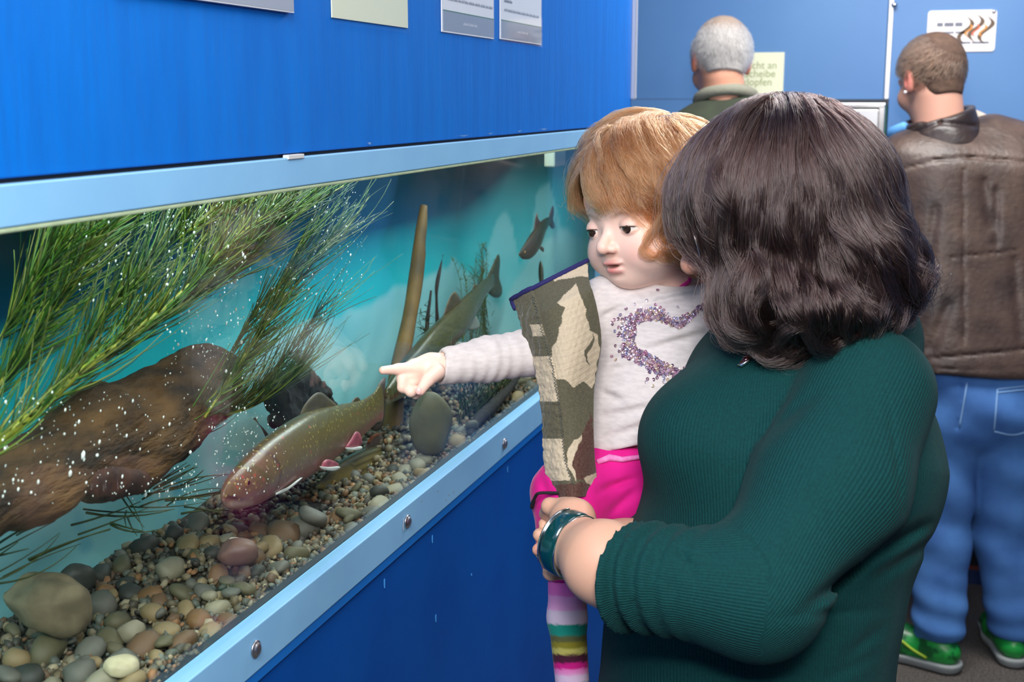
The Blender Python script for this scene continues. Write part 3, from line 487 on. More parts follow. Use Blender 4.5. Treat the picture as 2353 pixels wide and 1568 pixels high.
for a, b in (((-20, 1330), (130, 1225)), ((-10, 1260), (120, 1190)), ((0, 1340), (180, 1255)), ((60, 1290), (250, 1210)), ((170, 1220), (330, 1150)), ((200, 1180), (400, 1165)), ((330, 1150), (525, 1085)), ((400, 1150), (600, 1120)), ((250, 1130), (460, 1010)), ((300, 1170), (480, 1150)), ((380, 1160), (530, 1120)), ((280, 1140), (330, 1210)), ((290, 1180), (310, 1225)), ((330, 1125), (430, 1060)), ((350, 1130), (445, 1075)), ((40, 1230), (140, 1180)), ((390, 1130), (470, 1085)), ((-30, 1290), (60, 1250)), ((260, 1200), (350, 1215)), ((430, 1175), (520, 1160))):
    for k in range(2):
        e = q.normal(0, 8, 4); items.append((strand((a[0] + e[0], a[1] + e[1]), (b[0] + e[2], b[1] + e[3]), -.13, -.09, q.normal(0, .05)), q.uniform(.0008, .0013), np.array(srgb(58, 70, 28)) * q.uniform(.7, 1.1)))
needles('weed_stem', items, root)
items = []; root = empty('feathery_weed', PX(1100, 780, -.22)); tag(root, 'feathery light green weed standing behind the red-banded trout\'s tail', 'plant')
for k in range(16):
    bx = q.uniform(1060, 1140); tp = bx + q.uniform(-25, 15); ty = q.uniform(540, 640); S = smoothline([(bx, 800), (bx + q.normal(0, 8), 720), (tp + q.normal(0, 8), ty + 60), (tp, ty)], 24)
    items.append((np.array([PX(*s, -.225) for s in S]), .0011, np.array(srgb(96, 116, 38)) * q.uniform(.6, 1.1)))
    for j in range(22):
        s = S[q.integers(2, 23)]; a = q.uniform(20, 160); ln = q.uniform(8, 24); items.append((strand(s, s + ln * np.array([math.cos(math.radians(a)), -math.sin(math.radians(a))]), -.225, -.225 + q.normal(0, .01), 0, 4), .0008, np.array(srgb(88, 112, 34)) * q.uniform(.6, 1.2)))
needles('feathery_leaf', items, root)
items = []; root = empty('mossy_weed', PX(1120, 960, -.07)); tag(root, 'dark green mossy weed growing from the gravel right of the slate slab', 'plant')
for k in range(260):
    bx = q.uniform(1050, 1180); by = q.uniform(840, 990); a = q.uniform(40, 120); ln = q.uniform(20, 90); items.append((strand((bx, by), (bx + ln * math.cos(math.radians(a)), by - ln * math.sin(math.radians(a))), -.075, -.075 + q.normal(0, .015), q.normal(0, .1), 5), .0009, np.array(srgb(52, 78, 22)) * q.uniform(.4, 1.2)))
for k in range(40):
    bx = q.uniform(985, 1010); by = q.uniform(700, 770); a = q.uniform(0, 360); ln = q.uniform(8, 26); items.append((strand((bx - 20, by), (bx - 20 + ln * math.cos(math.radians(a)), by - ln * math.sin(math.radians(a))), -.215, -.21, 0, 4), .0008, np.array(srgb(48, 70, 24)) * q.uniform(.5, 1.1)))
needles('moss_strand', items, root)
# ---- air bubbles
q = np.random.default_rng(21); parts = []; bm = bmesh.new(); bmesh.ops.create_icosphere(bm, subdivisions=1, radius=1); bv = np.array([v.co[:] for v in bm.verts]); bf = [[v.index for v in f.verts] for f in bm.faces]; bm.free()
BUB = [((180, 820), (410, 700), 210, 1), ((380, 560), (430, 900), 170, 1), ((0, 460), (900, 1160), 210, 1), ((560, 800), (440, 760), 90, .6), ((480, 660), (920, 1140), 150, .8), ((160, 460), (1080, 1150), 40, 1), ((780, 840), (430, 640), 25, .6)]
for (a, b), (c, d), cnt, sc in BUB:
    for i in range(int(cnt * 1.6)):
        px = q.uniform(a, b); py = q.uniform(c, d); x = -q.uniform(.018, .15); p = PX(px, py, x); s = q.gamma(1.6, .00022) * sc + .00026; el = q.uniform(1.1, 2.4); v = bv * s; v = v + np.outer(v @ np.array([0, .35, .94]), np.array([0, .35, .94])) * (el - 1); parts.append((v + p, bf))
V, Fc = merge(parts); o = mk('air_bubbles', V, Fc, pmat('silvery_bubble', srgb(226, 232, 226), .12, spec=.8, coat=.5)); tag(o, 'swarm of small silvery air bubbles rising through the tank water', 'bubbles', kind='stuff')
# ================================================================== smooth solid toolkit for bodies and clothes
def smin(a, b, k): h = np.clip(.5 + .5 * (a - b) / k, 0, 1); return a * (1 - h) + b * h - k * h * (1 - h)
def smax(a, b, k): return -smin(-a, -b, k)
def w3(q): return D(*q) if len(q) == 3 else np.asarray(q, float)
def rp(q, r): return r * q[2] / F_PX                                   # pixel radius at that depth -> metres
def cone(a, ra, b, rb):
    A = w3(a); B = w3(b); r0 = rp(a, ra); r1 = rp(b, rb); return conew(A, r0, B, r1)
def conew(A, r0, B, r1):
    A = np.asarray(A, float); B = np.asarray(B, float); d = B - A; dd = d @ d + 1e-12
    def f(P): t = np.clip(((P - A) @ d) / dd, 0, 1); return np.linalg.norm(P - A - t[:, None] * d, axis=1) - (r0 + (r1 - r0) * t)
    f.bb = (np.minimum(A - r0, B - r1), np.maximum(A + r0, B + r1)); return f
def ball(a, r): return cone(a, r, a, r)
def ell(c, rad, M=None):
    """ellipsoid; M rows are its axes (default: image right, image up, towards the camera)"""
    c = np.asarray(c, float); rad = np.asarray(rad, float); M = np.array([AX_R, AX_U, AX_B]) if M is None else np.asarray(M)
    def f(P): q = (P - c) @ M.T; k0 = np.linalg.norm(q / rad, axis=1); k1 = np.linalg.norm(q / rad ** 2, axis=1) + 1e-9; return k0 * (k0 - 1) / k1
    m = rad.max(); f.bb = (c - m, c + m); return f
def pell(px, py, dep, rx, ry, rd): return ell(D(px, py, dep), (rx * dep / F_PX, ry * dep / F_PX, rd))
def half(p, n):
    p = np.asarray(p, float); n = np.asarray(n, float) / np.linalg.norm(n); f = lambda P: (P - p) @ n; f.bb = None; return f
class Solid:
    def __init__(s): s.ops = []
    def u(s, f, k=.01): s.ops.append((0, f, k)); return s
    def sub(s, f, k=.005): s.ops.append((1, f, k)); return s
    def cut(s, f, k=.002): s.ops.append((2, f, k)); return s        # keep the side where f < 0
    def warp(s, f): s.ops.append((3, f, 0)); return s
    def __call__(s, P):
        d = None
        for op, f, k in s.ops:
            if op == 3: d = d + f(P); continue
            v = f(P)
            if d is None: d = v
            elif op == 0: d = smin(d, v, k)
            elif op == 1: d = smax(d, -v, k)
            else: d = smax(d, v, k)
        return d
    def bbox(s, pad):
        lo = np.min([f.bb[0] for o, f, k in s.ops if o == 0], 0) - pad; hi = np.max([f.bb[1] for o, f, k in s.ops if o == 0], 0) + pad; return lo, hi
def solid_mesh(S, h, lo=None, hi=None):
    """surface nets over a sparsely evaluated distance field"""
    if lo is None: lo, hi = S.bbox(2.5 * h)
    B = 6; nb = np.ceil((hi - lo) / (h * B)).astype(int) + 1; n = nb * B + 1
    ax = [lo[i] + h * B * (np.arange(nb[i]) + .5) for i in range(3)]; Cc = np.stack(np.meshgrid(*ax, indexing='ij'), -1).reshape(-1, 3); dc = S(Cc); near = np.abs(dc) < h * B * 1.5
    G = np.repeat(np.repeat(np.repeat(np.where(dc < 0, -1., 1.).reshape(nb).astype(np.float32), B, 0), B, 1), B, 2); G = np.pad(G, ((0, 1),) * 3, constant_values=1.)
    ids = np.argwhere(near.reshape(nb)); off = np.stack(np.meshgrid(*[np.arange(B + 1)] * 3, indexing='ij'), -1).reshape(-1, 3)
    for c0 in range(0, len(ids), 1500):
        I = (ids[c0:c0 + 1500, None, :] * B + off[None]).reshape(-1, 3); G[I[:, 0], I[:, 1], I[:, 2]] = S(lo + I * h)
    s = (G < 0); cnt = np.zeros(np.array(G.shape) - 1, np.uint8)
    for i in (0, 1):
        for j in (0, 1):
            for k in (0, 1): cnt += s[i:i + cnt.shape[0], j:j + cnt.shape[1], k:k + cnt.shape[2]]
    act = np.argwhere((cnt > 0) & (cnt < 8)); vid = -np.ones(cnt.shape, np.int32); vid[act[:, 0], act[:, 1], act[:, 2]] = np.arange(len(act))
    cor = np.array([(i, j, k) for i in (0, 1) for j in (0, 1) for k in (0, 1)]); val = np.stack([G[act[:, 0] + c[0], act[:, 1] + c[1], act[:, 2] + c[2]] for c in cor], 1)
    acc = np.zeros((len(act), 3)); num = np.zeros(len(act))
    for a in range(8):
        for b in range(a + 1, 8):
            if np.abs(cor[a] - cor[b]).sum() != 1: continue
            va, vb = val[:, a], val[:, b]; m = (va < 0) != (vb < 0); t = np.where(m, va / np.where(m, va - vb, 1), 0)[:, None]; acc += np.where(m[:, None], cor[a] + t * (cor[b] - cor[a]), 0); num += m
    V = lo + (act + acc / num[:, None]) * h; Q = []
    for axn in range(3):
        o1, o2 = [(1, 2), (2, 0), (0, 1)][axn]; sl = [slice(None)] * 3; sl[axn] = slice(0, -1); sh = [slice(None)] * 3; sh[axn] = slice(1, None); sa = s[tuple(sl)]; sb = s[tuple(sh)]; E = np.argwhere(sa != sb); E = E[(E[:, o1] > 0) & (E[:, o2] > 0) & (E[:, o1] < cnt.shape[o1]) & (E[:, o2] < cnt.shape[o2])]
        if not len(E): continue
        d1 = np.zeros(3, int); d1[o1] = 1; d2 = np.zeros(3, int); d2[o2] = 1; g = lambda X: vid[X[:, 0], X[:, 1], X[:, 2]]; q = np.stack([g(E - d1 - d2), g(E - d2), g(E), g(E - d1)], 1); fl = sa[E[:, 0], E[:, 1], E[:, 2]]; q[~fl] = q[~fl][:, ::-1]; Q.append(q)
    Q = np.vstack(Q); Q = Q[(Q >= 0).all(1)]; return V, Q
def join_meshes(parts):
    V = []; Q = []; o = 0
    for v, q in parts: V.append(v); Q.append(q + o); o += len(v)
    return np.vstack(V), np.vstack(Q)
def march(S, px, py, d0=1.0, d1=2.2):
    """first hit of a view ray with a solid, and its normal"""
    dep = d0; rl = np.linalg.norm(ray(px, py)) / F_PX
    for _ in range(90):
        p = D(px, py, dep); v = float(S(p[None])[0])
        if abs(v) < .0003: break
        dep += v / rl * .8
        if dep > d1: return None, None
    e = .0015; g = S(p + e * np.eye(3)) - S(p - e * np.eye(3)); return p, g / (np.linalg.norm(g) + 1e-9)
def march_many(S, E, d0=1.0, d1=2.2):
    """first hits of many view rays; NaN where a ray misses"""
    Rr = np.array([ray(*e) for e in E]) / F_PX; rl = np.linalg.norm(Rr, axis=1); dep = np.full(len(E), d0)
    for _ in range(60): dep = np.minimum(dep + S(CAM + Rr * dep[:, None]) / rl * .8, d1)
    P = CAM + Rr * dep[:, None]; P[dep >= d1 - 1e-6] = np.nan; return P
class Frame:
    """local axes of a head: x the person's left, y up, z the way it faces"""
    def __init__(s, px, py, dep, yaw, pitch, roll=0, scale=1.0):
        a, p, r = map(math.radians, (yaw, pitch, roll)); f0 = -math.sin(a) * AX_R + math.cos(a) * AX_B; l0 = math.cos(a) * AX_R + math.sin(a) * AX_B
        z = math.cos(p) * f0 - math.sin(p) * AX_U; y = math.cos(p) * AX_U + math.sin(p) * f0; x = math.cos(r) * l0 + math.sin(r) * y; y = -math.sin(r) * l0 + math.cos(r) * y
        s.o = D(px, py, dep); s.M = np.array([x, y, z]); s.k = scale
    def w(s, q): return s.o + (np.asarray(q, float) * s.k) @ s.M
    def loc(s, P): return (P - s.o) @ s.M.T / s.k
    def el(s, c, r, tilt=None):
        M = s.M if tilt is None else np.array(Matrix.Rotation(math.radians(tilt[1]), 3, tilt[0])) @ s.M
        return ell(s.w(c), np.asarray(r) * s.k, M)
    def co(s, a, ra, b, rb): return conew(s.w(a), ra * s.k, s.w(b), rb * s.k)
    def ha(s, p, n): return half(s.w(p), np.asarray(n) @ s.M)
def skin_mat(name, attr='col', sss=.18): return pmat(name, (1, 1, 1), .46, attr=attr, sss=sss, spec=.4, bump=.06, bscale=420, bdist=.0008)
SKIN = skin_mat('skin'); 
def blend(C, w, col): w = np.clip(w, 0, 1)[:, None]; return C * (1 - w) + np.asarray(col) * w
def hair_curves(name, paths, r0, r1, mat, parent):
    """strand hair from (n, k, 3) points"""
    n, k, _ = paths.shape; hc = bpy.data.hair_curves.new(name); hc.add_curves([k] * n); org = wloc(parent)
    hc.position_data.foreach_set('vector', (paths - org).astype(np.float32).ravel()); ra = hc.attributes.get('radius') or hc.attributes.new('radius', 'FLOAT', 'POINT'); t = np.linspace(0, 1, k)
    ra.data.foreach_set('value', np.tile(r0 + (r1 - r0) * t ** 1.5, n).astype(np.float32)); hc.materials.append(mat); o = bpy.data.objects.new(name, hc); COL.objects.link(o); o.parent = parent; return o
def hair_mat(name, col, rough=.3, rad=.35, rand=.25, coat=0.):
    m, nt, b = nt_new(name); N = nt.nodes; N.remove(b); h = N.new('ShaderNodeBsdfHairPrincipled'); h.parametrization = 'COLOR'; h.inputs['Color'].default_value = (*col, 1); h.inputs['Roughness'].default_value = rough; h.inputs['Radial Roughness'].default_value = rad; h.inputs['Random Roughness'].default_value = .2; h.inputs['Coat'].default_value = coat
    hi = N.new('ShaderNodeHairInfo'); mr = N.new('ShaderNodeMapRange'); mr.inputs[3].default_value = 1 - rand; mr.inputs[4].default_value = 1 + rand; nt.links.new(hi.outputs['Random'], mr.inputs[0]); hs = N.new('ShaderNodeHueSaturation'); hs.inputs['Color'].default_value = (*col, 1); nt.links.new(mr.outputs[0], hs.inputs['Value']); nt.links.new(hs.outputs[0], h.inputs['Color'])
    nt.links.new(h.outputs[0], N['Material Output'].inputs[0]); return m
def sgrad(S, P, e=.002):
    g = np.stack([S(P + e * np.eye(3)[i]) - S(P - e * np.eye(3)[i]) for i in range(3)], 1); return g / (np.linalg.norm(g, axis=1)[:, None] + 1e-9)
def flow_guides(S, roots, first, down, K, length, layer, stiff=.5, curl=None, seed=0, pull=.35):
    """comb guide strands over the hair volume S: leave along 'first', fall along 'down', hug the surface at depth 'layer'"""
    n = len(roots); P = roots.copy(); out = [P.copy()]; step = (np.broadcast_to(length, (n,)) / (K - 1))[:, None]; dirn = first / np.linalg.norm(first, axis=1)[:, None]
    for i in range(1, K):
        t = i / (K - 1); g = sgrad(S, P); d = S(P); dn = down(P, t) if callable(down) else np.broadcast_to(down, P.shape); v = dirn * stiff + dn * (1 - stiff); v = v - g * (v * g).sum(1)[:, None] * .9; v /= np.linalg.norm(v, axis=1)[:, None] + 1e-9
        P = P + v * step; d = S(P); P = P - g * ((d + layer) * pull)[:, None]; dirn = v; out.append(P.copy())
    return np.stack(out, 1)
def lift(S, R, frac=.7):
    """start strands most of the way out to the surface of the hair volume"""
    g = sgrad(S, R); return R + g * (np.maximum(-S(R), 0) * frac)[:, None]
def fill_strands(G, roots, groots, n, spread, seed, jitter=.0012, wave=0., wl=.05, curl_r=None, phase=None, tight=.4):
    """strands between guides: each follows its nearest guide, keeps its own root and tightens towards the lock"""
    q = np.random.default_rng(seed); out = []; K = G.shape[1]; t = np.linspace(0, 1, K)
    d = ((roots[:, None, :] - groots[None]) ** 2).sum(2); near = d.argmin(1); g = G[near]; offs = roots - groots[near]; ln = np.linalg.norm(offs, axis=1, keepdims=True); offc = offs / (ln + 1e-9) * np.minimum(ln, spread); tt = np.clip(t * 2.2, 0, 1)[None, :, None]
    P = g + offs[:, None, :] * (1 - tt) + offc[:, None, :] * tt * (1 - (1 - tight) * t)[None, :, None]
    T = np.gradient(P, axis=1); T /= np.linalg.norm(T, axis=2, keepdims=True) + 1e-9; u = np.cross(T, AX_B); u /= np.linalg.norm(u, axis=2, keepdims=True) + 1e-9; v = np.cross(T, u)
    s = np.cumsum(np.r_[0, np.ones(K - 1)])[None, :] * (np.linalg.norm(np.diff(P, axis=1), axis=2).mean(1))[:, None]; ph = phase[near][:, None] + q.normal(0, .35, (len(roots), 1)); amp = (curl_r[near] if curl_r is not None else np.full(len(roots), wave))[:, None] * np.clip((t - .28) / .6, 0, 1)[None, :]
    P = P + u * (amp * np.sin(s / wl * 2 * np.pi + ph))[:, :, None] + v * (amp * .8 * np.cos(s / wl * 2 * np.pi + ph))[:, :, None]
    j = q.normal(0, jitter, (len(roots), 1, 3)) * (.3 + t)[None, :, None] + q.normal(0, jitter * .25, P.shape); return P + j
# ================================================================== the woman
def knit(name, col, col2, rough=.85):
    """ribbed knit: fine relief from the rib phase stored on the garment"""
    m = pmat(name, col, rough, col2=col2, vscale=350, vfac=.5, sheen=.02, spec=.15); nt = m.node_tree; N = nt.nodes; L = nt.links; b = N['Principled BSDF']
    a = N.new('ShaderNodeAttribute'); a.attribute_name = 'rib'; s = N.new('ShaderNodeMath'); s.operation = 'SINE'; mu = N.new('ShaderNodeMath'); mu.operation = 'MULTIPLY'; mu.inputs[1].default_value = 6.28318; L.new(a.outputs['Fac'], mu.inputs[0]); L.new(mu.outputs[0], s.inputs[0])
    bp = N.new('ShaderNodeBump'); bp.inputs['Strength'].default_value = .4; bp.inputs['Distance'].default_value = .0008; L.new(s.outputs[0], bp.inputs['Height']); L.new(bp.outputs[0], b.inputs['Normal']); return m
SWEATER = knit('dark_green_rib_knit', srgb(12, 62, 62), srgb(8, 46, 47))
woman_o = PZ(1780, 1500, 0.0); wb = D(1760, 1500, 1.42); WO = np.array([wb[0], wb[1], 0.0])
WH = Frame(1800, 478, 1.335, 96, 17, 4, 1.0)
def adult_head(Fm, S, ear=True):
    S.u(Fm.el((0, .03, -.015), (.074, .085, .094)), .01).u(Fm.el((0, -.03, .03), (.058, .08, .058)), .02).u(Fm.el((0, -.09, .055), (.026, .02, .024)), .03)
    for s in (-1, 1): S.u(Fm.el((s * .036, -.03, .058), (.028, .03, .03)), .02)
    S.u(Fm.el((0, .02, .073), (.05, .016, .02)), .02)
    for s in (-1, 1): S.sub(Fm.el((s * .031, .0, .1), (.017, .013, .015)), .01); S.u(Fm.el((s * .031, -.001, .078), (.0135, .0125, .0125)), .002)
    S.u(Fm.co((0, .008, .088), .008, (0, -.028, .110), .0115), .008)
    for s in (-1, 1): S.u(Fm.el((s * .012, -.033, .1), (.0085, .008, .01)), .004)
    S.u(Fm.el((0, -.056, .088), (.023, .006, .011)), .005).u(Fm.el((0, -.067, .086), (.02, .007, .011)), .004).sub(Fm.el((0, -.0615, .096), (.021, .0015, .008)), .002)
    if ear:
        for s in (-1, 1):
            e = (s * .074, -.006, -.012); S.u(Fm.el(e, (.009, .031, .02), ('X', 12)), .004).sub(Fm.el((s * .083, -.002, -.009), (.006, .018, .010), ('X', 12)), .003)
    return S
WS = adult_head(WH, Solid())
WS.u(conew(WH.w((0, -.06, -.02)), .055, D(1850, 780, 1.40), .06), .02)
arm = Solid().u(cone((1640, 1372, 1.205), 92, (1470, 1336, 1.208), 98)).u(cone((1470, 1336, 1.208), 98, (1390, 1294, 1.222), 92), .01).u(cone((1385, 1292, 1.222), 92, (1322, 1252, 1.272), 62), .015)
# left hand seen from the back: wrist, palm, thumb, four fingers folded round the child's leg
arm.u(cone((1320, 1248, 1.275), 58, (1312, 1200, 1.302), 50), .015).u(cone((1325, 1190, 1.30), 42, (1300, 1178, 1.322), 36), .010)
arm.u(cone((1296, 1172, 1.315), 24, (1264, 1164, 1.325), 20), .004).u(cone((1264, 1164, 1.325), 19, (1254, 1182, 1.345), 16), .003)
for (y0, y1, r0) in ((1186, 1190, 17), (1202, 1210, 17), (1218, 1230, 16), (1236, 1250, 15)):
    arm.u(cone((1278, y0, 1.335), r0 + 2, (1262, y1, 1.372), r0), .004).u(cone((1262, y1, 1.372), r0, (1290, y1 + 8, 1.395), r0 - 2), .003)
# right hand coming from behind: forearm and four fingers closing over the left wrist
hand2 = Solid().u(cone((1640, 1250, 1.50), 95, (1420, 1275, 1.44), 72)).u(cone((1420, 1275, 1.44), 72, (1340, 1265, 1.405), 56), .02).u(cone((1340, 1250, 1.40), 46, (1322, 1290, 1.385), 44), .015)
for (a, b, c, r0) in (((1310, 1212, 1.395), (1266, 1200, 1.36), (1250, 1204, 1.345), 14), ((1310, 1240, 1.395), (1262, 1228, 1.36), (1240, 1230, 1.335), 17), ((1312, 1268, 1.39), (1262, 1264, 1.355), (1238, 1264, 1.33), 16.5), ((1318, 1298, 1.38), (1290, 1310, 1.335), (1266, 1316, 1.315), 21)):
    hand2.u(cone(a, r0 + 3, b, r0 + 1), .006).u(cone(b, r0 + 1, c, r0 - 1), .003)
v1 = solid_mesh(WS, .0028); v2 = solid_mesh(arm, .002); v3 = solid_mesh(hand2, .002); torso_sk = Solid().u(cone((1850, 760, 1.41), 120, (1800, 1100, 1.42), 230)).u(cone((1800, 1100, 1.42), 230, (1720, 1560, 1.43), 260), .03); v4 = solid_mesh(torso_sk, .012)
V, Q = join_meshes([v1, v2, v3, v4])
base = np.array(srgb(214, 166, 140)); C = np.tile(base, (len(V), 1)); p = to_px(V); C = blend(C, .45 * np.clip(1 - np.linalg.norm(p - [1236, 1262], axis=1) / 24, 0, 1) * (V[:, 2] < 1.3), srgb(226, 120, 110)); C = blend(C, .3 * np.clip(1 - np.linalg.norm(p - [1345, 1180], axis=1) / 40, 0, 1), srgb(232, 150, 130)); C = blend(C, np.clip(1.5 - np.linalg.norm(p - [1400, 1276], axis=1) / 2.2, 0, 1), srgb(110, 66, 50))
L_ = WH.loc(V); C = blend(C, .5 * np.exp(-((L_ - [0, -.03, .11]) ** 2).sum(1) / .02 ** 2), srgb(222, 138, 118)); C = blend(C, .7 * np.exp(-(((L_ - [0, -.062, .092]) / [.022, .009, .02]) ** 2).sum(1)), srgb(180, 84, 84))
wm = mk('person', V, Q, SKIN, origin=WO, cols=C); tag(wm, 'dark-haired woman in a ribbed dark green sweater carrying a toddler', 'person')
# sweater
tor = Solid().u(cone((1845, 820, 1.42), 215, (1830, 1060, 1.41), 318)).u(cone((1830, 1060, 1.41), 318, (1722, 1430, 1.43), 316), .03).u(cone((1722, 1430, 1.43), 316, (1690, 1800, 1.45), 352), .03)
tor.u(pell(1612, 1000, 1.37, 142, 130, .075), .04).u(ball((1700, 870, 1.50), 120), .04).u(ball((1985, 780, 1.43), 128), .04).u(ball((1840, 740, 1.42), 130), .04)
slv = Solid().u(cone((1985, 905, 1.30), 160, (1905, 1120, 1.245), 168)).u(cone((1905, 1120, 1.245), 168, (1745, 1365, 1.19), 140), .03).u(cone((1745, 1365, 1.19), 140, (1400, 1318, 1.205), 119), .03)
cA = D(1745, 1365, 1.19); cB = D(1440, 1326, 1.20); cT = (cB - cA) / np.linalg.norm(cB - cA); sA = D(1985, 905, 1.30)
cutp = D(1432, 1324, 1.20); cN = cT - .62 * AX_B; cN /= np.linalg.norm(cN)
def cuff_wrinkle(P):
    t = (P - cutp) @ cN; a = np.clip((t + .08) / .07, 0, 1); q = P - cutp; w = q @ AX_U; return -.0050 * a * np.sin((-t) / .0175 * 6.283 + w * 34 + 1.2 * vnoise(P, 30, 5, 2)) - .0022 * np.clip(1 - np.abs(t + .006) / .006, 0, 1)
slv.warp(cuff_wrinkle).cut(half(cutp, cN), .004)
def folds(P):
    e = to_px(P)
    def line(a, b, wd): a = np.array(a, float); b = np.array(b, float); s = np.clip(((e - a) @ (b - a)) / ((b - a) @ (b - a)), 0, 1); d = np.linalg.norm(e - a - s[:, None] * (b - a), axis=1); return np.exp(-(d / wd) ** 2) * np.sin(np.pi * np.clip(s * .9 + .05, 0, 1))
    return .006 * line((1580, 1380), (1500, 1240), 14) * 0 + .005 * line((1545, 1300), (1600, 1340), 9)
swt = Solid(); swt.ops = []
swt.u(tor, .01).u(slv, .005); tor.bb = tor.bbox(.02); slv.bb = slv.bbox(.02)
rslv = Solid().u(cone((1700, 890, 1.52), 110, (1740, 1180, 1.56), 100)).u(cone((1740, 1180, 1.56), 100, (1480, 1270, 1.47), 84), .03); rslv.bb = rslv.bbox(.01); swt.u(rslv, .01)
def back_folds(P):
    e = to_px(P); out = np.zeros(len(P))
    for a, b, wd, am in (((2130, 1205), (2000, 1280), 15, .012), ((2000, 1280), (1850, 1400), 15, .011), ((2150, 1240), (2010, 1330), 14, .006), ((2040, 905), (2075, 1180), 5, .0025), ((1880, 900), (1760, 1010), 18, .005), ((2040, 1400), (1780, 1420), 10, .003), ((2030, 1440), (1930, 1520), 14, .004), ((2020, 1500), (1900, 1560), 12, .003), ((1770, 930), (1700, 1010), 16, .004), ((1560, 1260), (1600, 1330), 10, .004), ((1530, 1290), (1545, 1370), 9, .003)):
        a = np.array(a, float); b = np.array(b, float); s = np.clip(((e - a) @ (b - a)) / ((b - a) @ (b - a)), 0, 1); d = np.linalg.norm(e - a - s[:, None] * (b - a), axis=1); out += am * np.exp(-(d / wd) ** 2) * np.sin(np.pi * np.clip(s * .8 + .1, 0, 1)) * (((P - CAM) @ -AX_B) < 1.45)
    return out + .0016 * vnoise(P, 26, 4, 2)
swt.warp(back_folds)
lo, hi = swt.bbox(.02); lo[2] = max(lo[2], .80)
V, Q = solid_mesh(swt, .004, lo, hi)
dt = tor(V); da = slv(V)
axU = np.array([0, 0, 1.]); tc = D(1790, 1100, 1.42); q = V - tc; ang_t = np.arctan2(q @ AX_R, q @ AX_B)                   # seam at the far side
def arm_phase(P):
    segs = [(sA, cA), (cA, cB)]; best = np.full(len(P), 9.); ph = np.zeros(len(P))
    for A, B in segs:
        d = B - A; t = np.clip(((P - A) @ d) / (d @ d), 0, 1); v = P - A - t[:, None] * d; r = np.linalg.norm(v, axis=1); T = d / np.linalg.norm(d); e1 = AX_B - T * (AX_B @ T); e1 /= np.linalg.norm(e1); e2 = np.cross(T, e1); an = np.arctan2(v @ e2, v @ e1); m = r < best; ph[m] = an[m]; best[m] = r[m]
    return ph
rib = np.where(da < dt, arm_phase(V) * .068 / .0036, ang_t * .16 / .0036)
mk('sweater', V, Q, SWEATER, wm, origin=WO, attrs={'rib': rib})
# trousers and shoes below the frame
TR = Solid().u(cone((1690, 1760, 1.45), 330, (1690, 1950, 1.46), 330)); fx = WO[0]; hip = D(1690, 1900, 1.455)
for sx in (-.10, .10):
    k = hip + AX_R * sx; TR.u(conew(k, .105, (k[0], k[1], .5), .085), .03).u(conew((k[0], k[1], .5), .085, (k[0], k[1], .09), .06), .03)
TR.cut(half((0, 0, .07), (0, 0, -1)), .004); vv = solid_mesh(TR, .012); mk('trousers', *vv, pmat('dark_trousers', srgb(34, 36, 44), .9), wm, origin=WO)
for sx in (-.10, .10):
    k = hip + AX_R * sx; sh = Solid().u(conew((k[0] + .04, k[1], .045), .042, (k[0] - .14, k[1] + .04, .035), .036)).cut(half((0, 0, 0.004), (0, 0, -1)), .003); mk('shoe', *solid_mesh(sh, .008), pmat('black_leather_shoe', (.02, .02, .02), .4) if sx < 0 else MATS['black_leather_shoe'], wm, origin=WO)
# bangle: wide dark teal band with silver rims
BANG = pmat('dark_teal_enamel', srgb(6, 58, 62), .18, coat=.6); SILV = pmat('silver', (.78, .77, .75), .18, metal=1); GOLD = pmat('gold', (.83, .6, .28), .2, metal=1)
bc = D(1308, 1250, 1.278); bt = .72 * (AX_R * .94 - AX_U * .33) + .69 * AX_B; bt /= np.linalg.norm(bt); e1 = np.cross(bt, AX_U); e1 /= np.linalg.norm(e1); e2 = np.cross(e1, bt)
def ring(c, t, r, prof, e1, e2, seg=64):
    V = []
    for k in range(seg):
        a = 2 * math.pi * k / seg; o = math.cos(a) * e1 + math.sin(a) * e2
        for dr, dt_ in prof: V.append(c + o * (r + dr) + t * dt_)
    n = len(prof); F = [(k * n + i, k * n + (i + 1) % n, ((k + 1) % seg) * n + (i + 1) % n, ((k + 1) % seg) * n + i) for k in range(seg) for i in range(n)]; return np.array(V), F
BR = .0305
bg = mk('bangle', *ring(bc, bt, BR, [(0, -.010), (.003, -.010), (.0042, -.004), (.0042, .004), (.003, .010), (0, .010)], e1, e2), BANG, wm, origin=WO)
for s in (-1, 1): mk('silver_rim', *ring(bc, bt, BR, [(-.0005, s * .010), (.0035, s * .010), (.0035, s * .0118), (-.0005, s * .0118)], e1, e2), SILV, bg)
for px, py, rr, m in ((1243, 1278, 17, SILV), (1247, 1290, 19, GOLD)):
    c = D(1256, py, 1.345); t = D(1238, 1264, 1.33) - D(1262, 1264, 1.355); t /= np.linalg.norm(t); f1 = np.cross(t, AX_U); f1 /= np.linalg.norm(f1); f2 = np.cross(f1, t)
    g = mk('finger_ring', *ring(D(1250, 1266, 1.343) + t * (.0 if m is SILV else .004), t, .0082, [(0, -.0012), (.0016, -.0012), (.0016, .0012), (0, .0012)], f1, f2, 24), m, wm, origin=WO)
v, f = tube(np.array([D(1245, 1280, 1.328), D(1243, 1285, 1.327), D(1244, 1291, 1.328)]), [.003, .0042, .003], 8); mk('ring_stone', v, f, pmat('amber_stone', srgb(120, 66, 36), .15), wm, origin=WO)
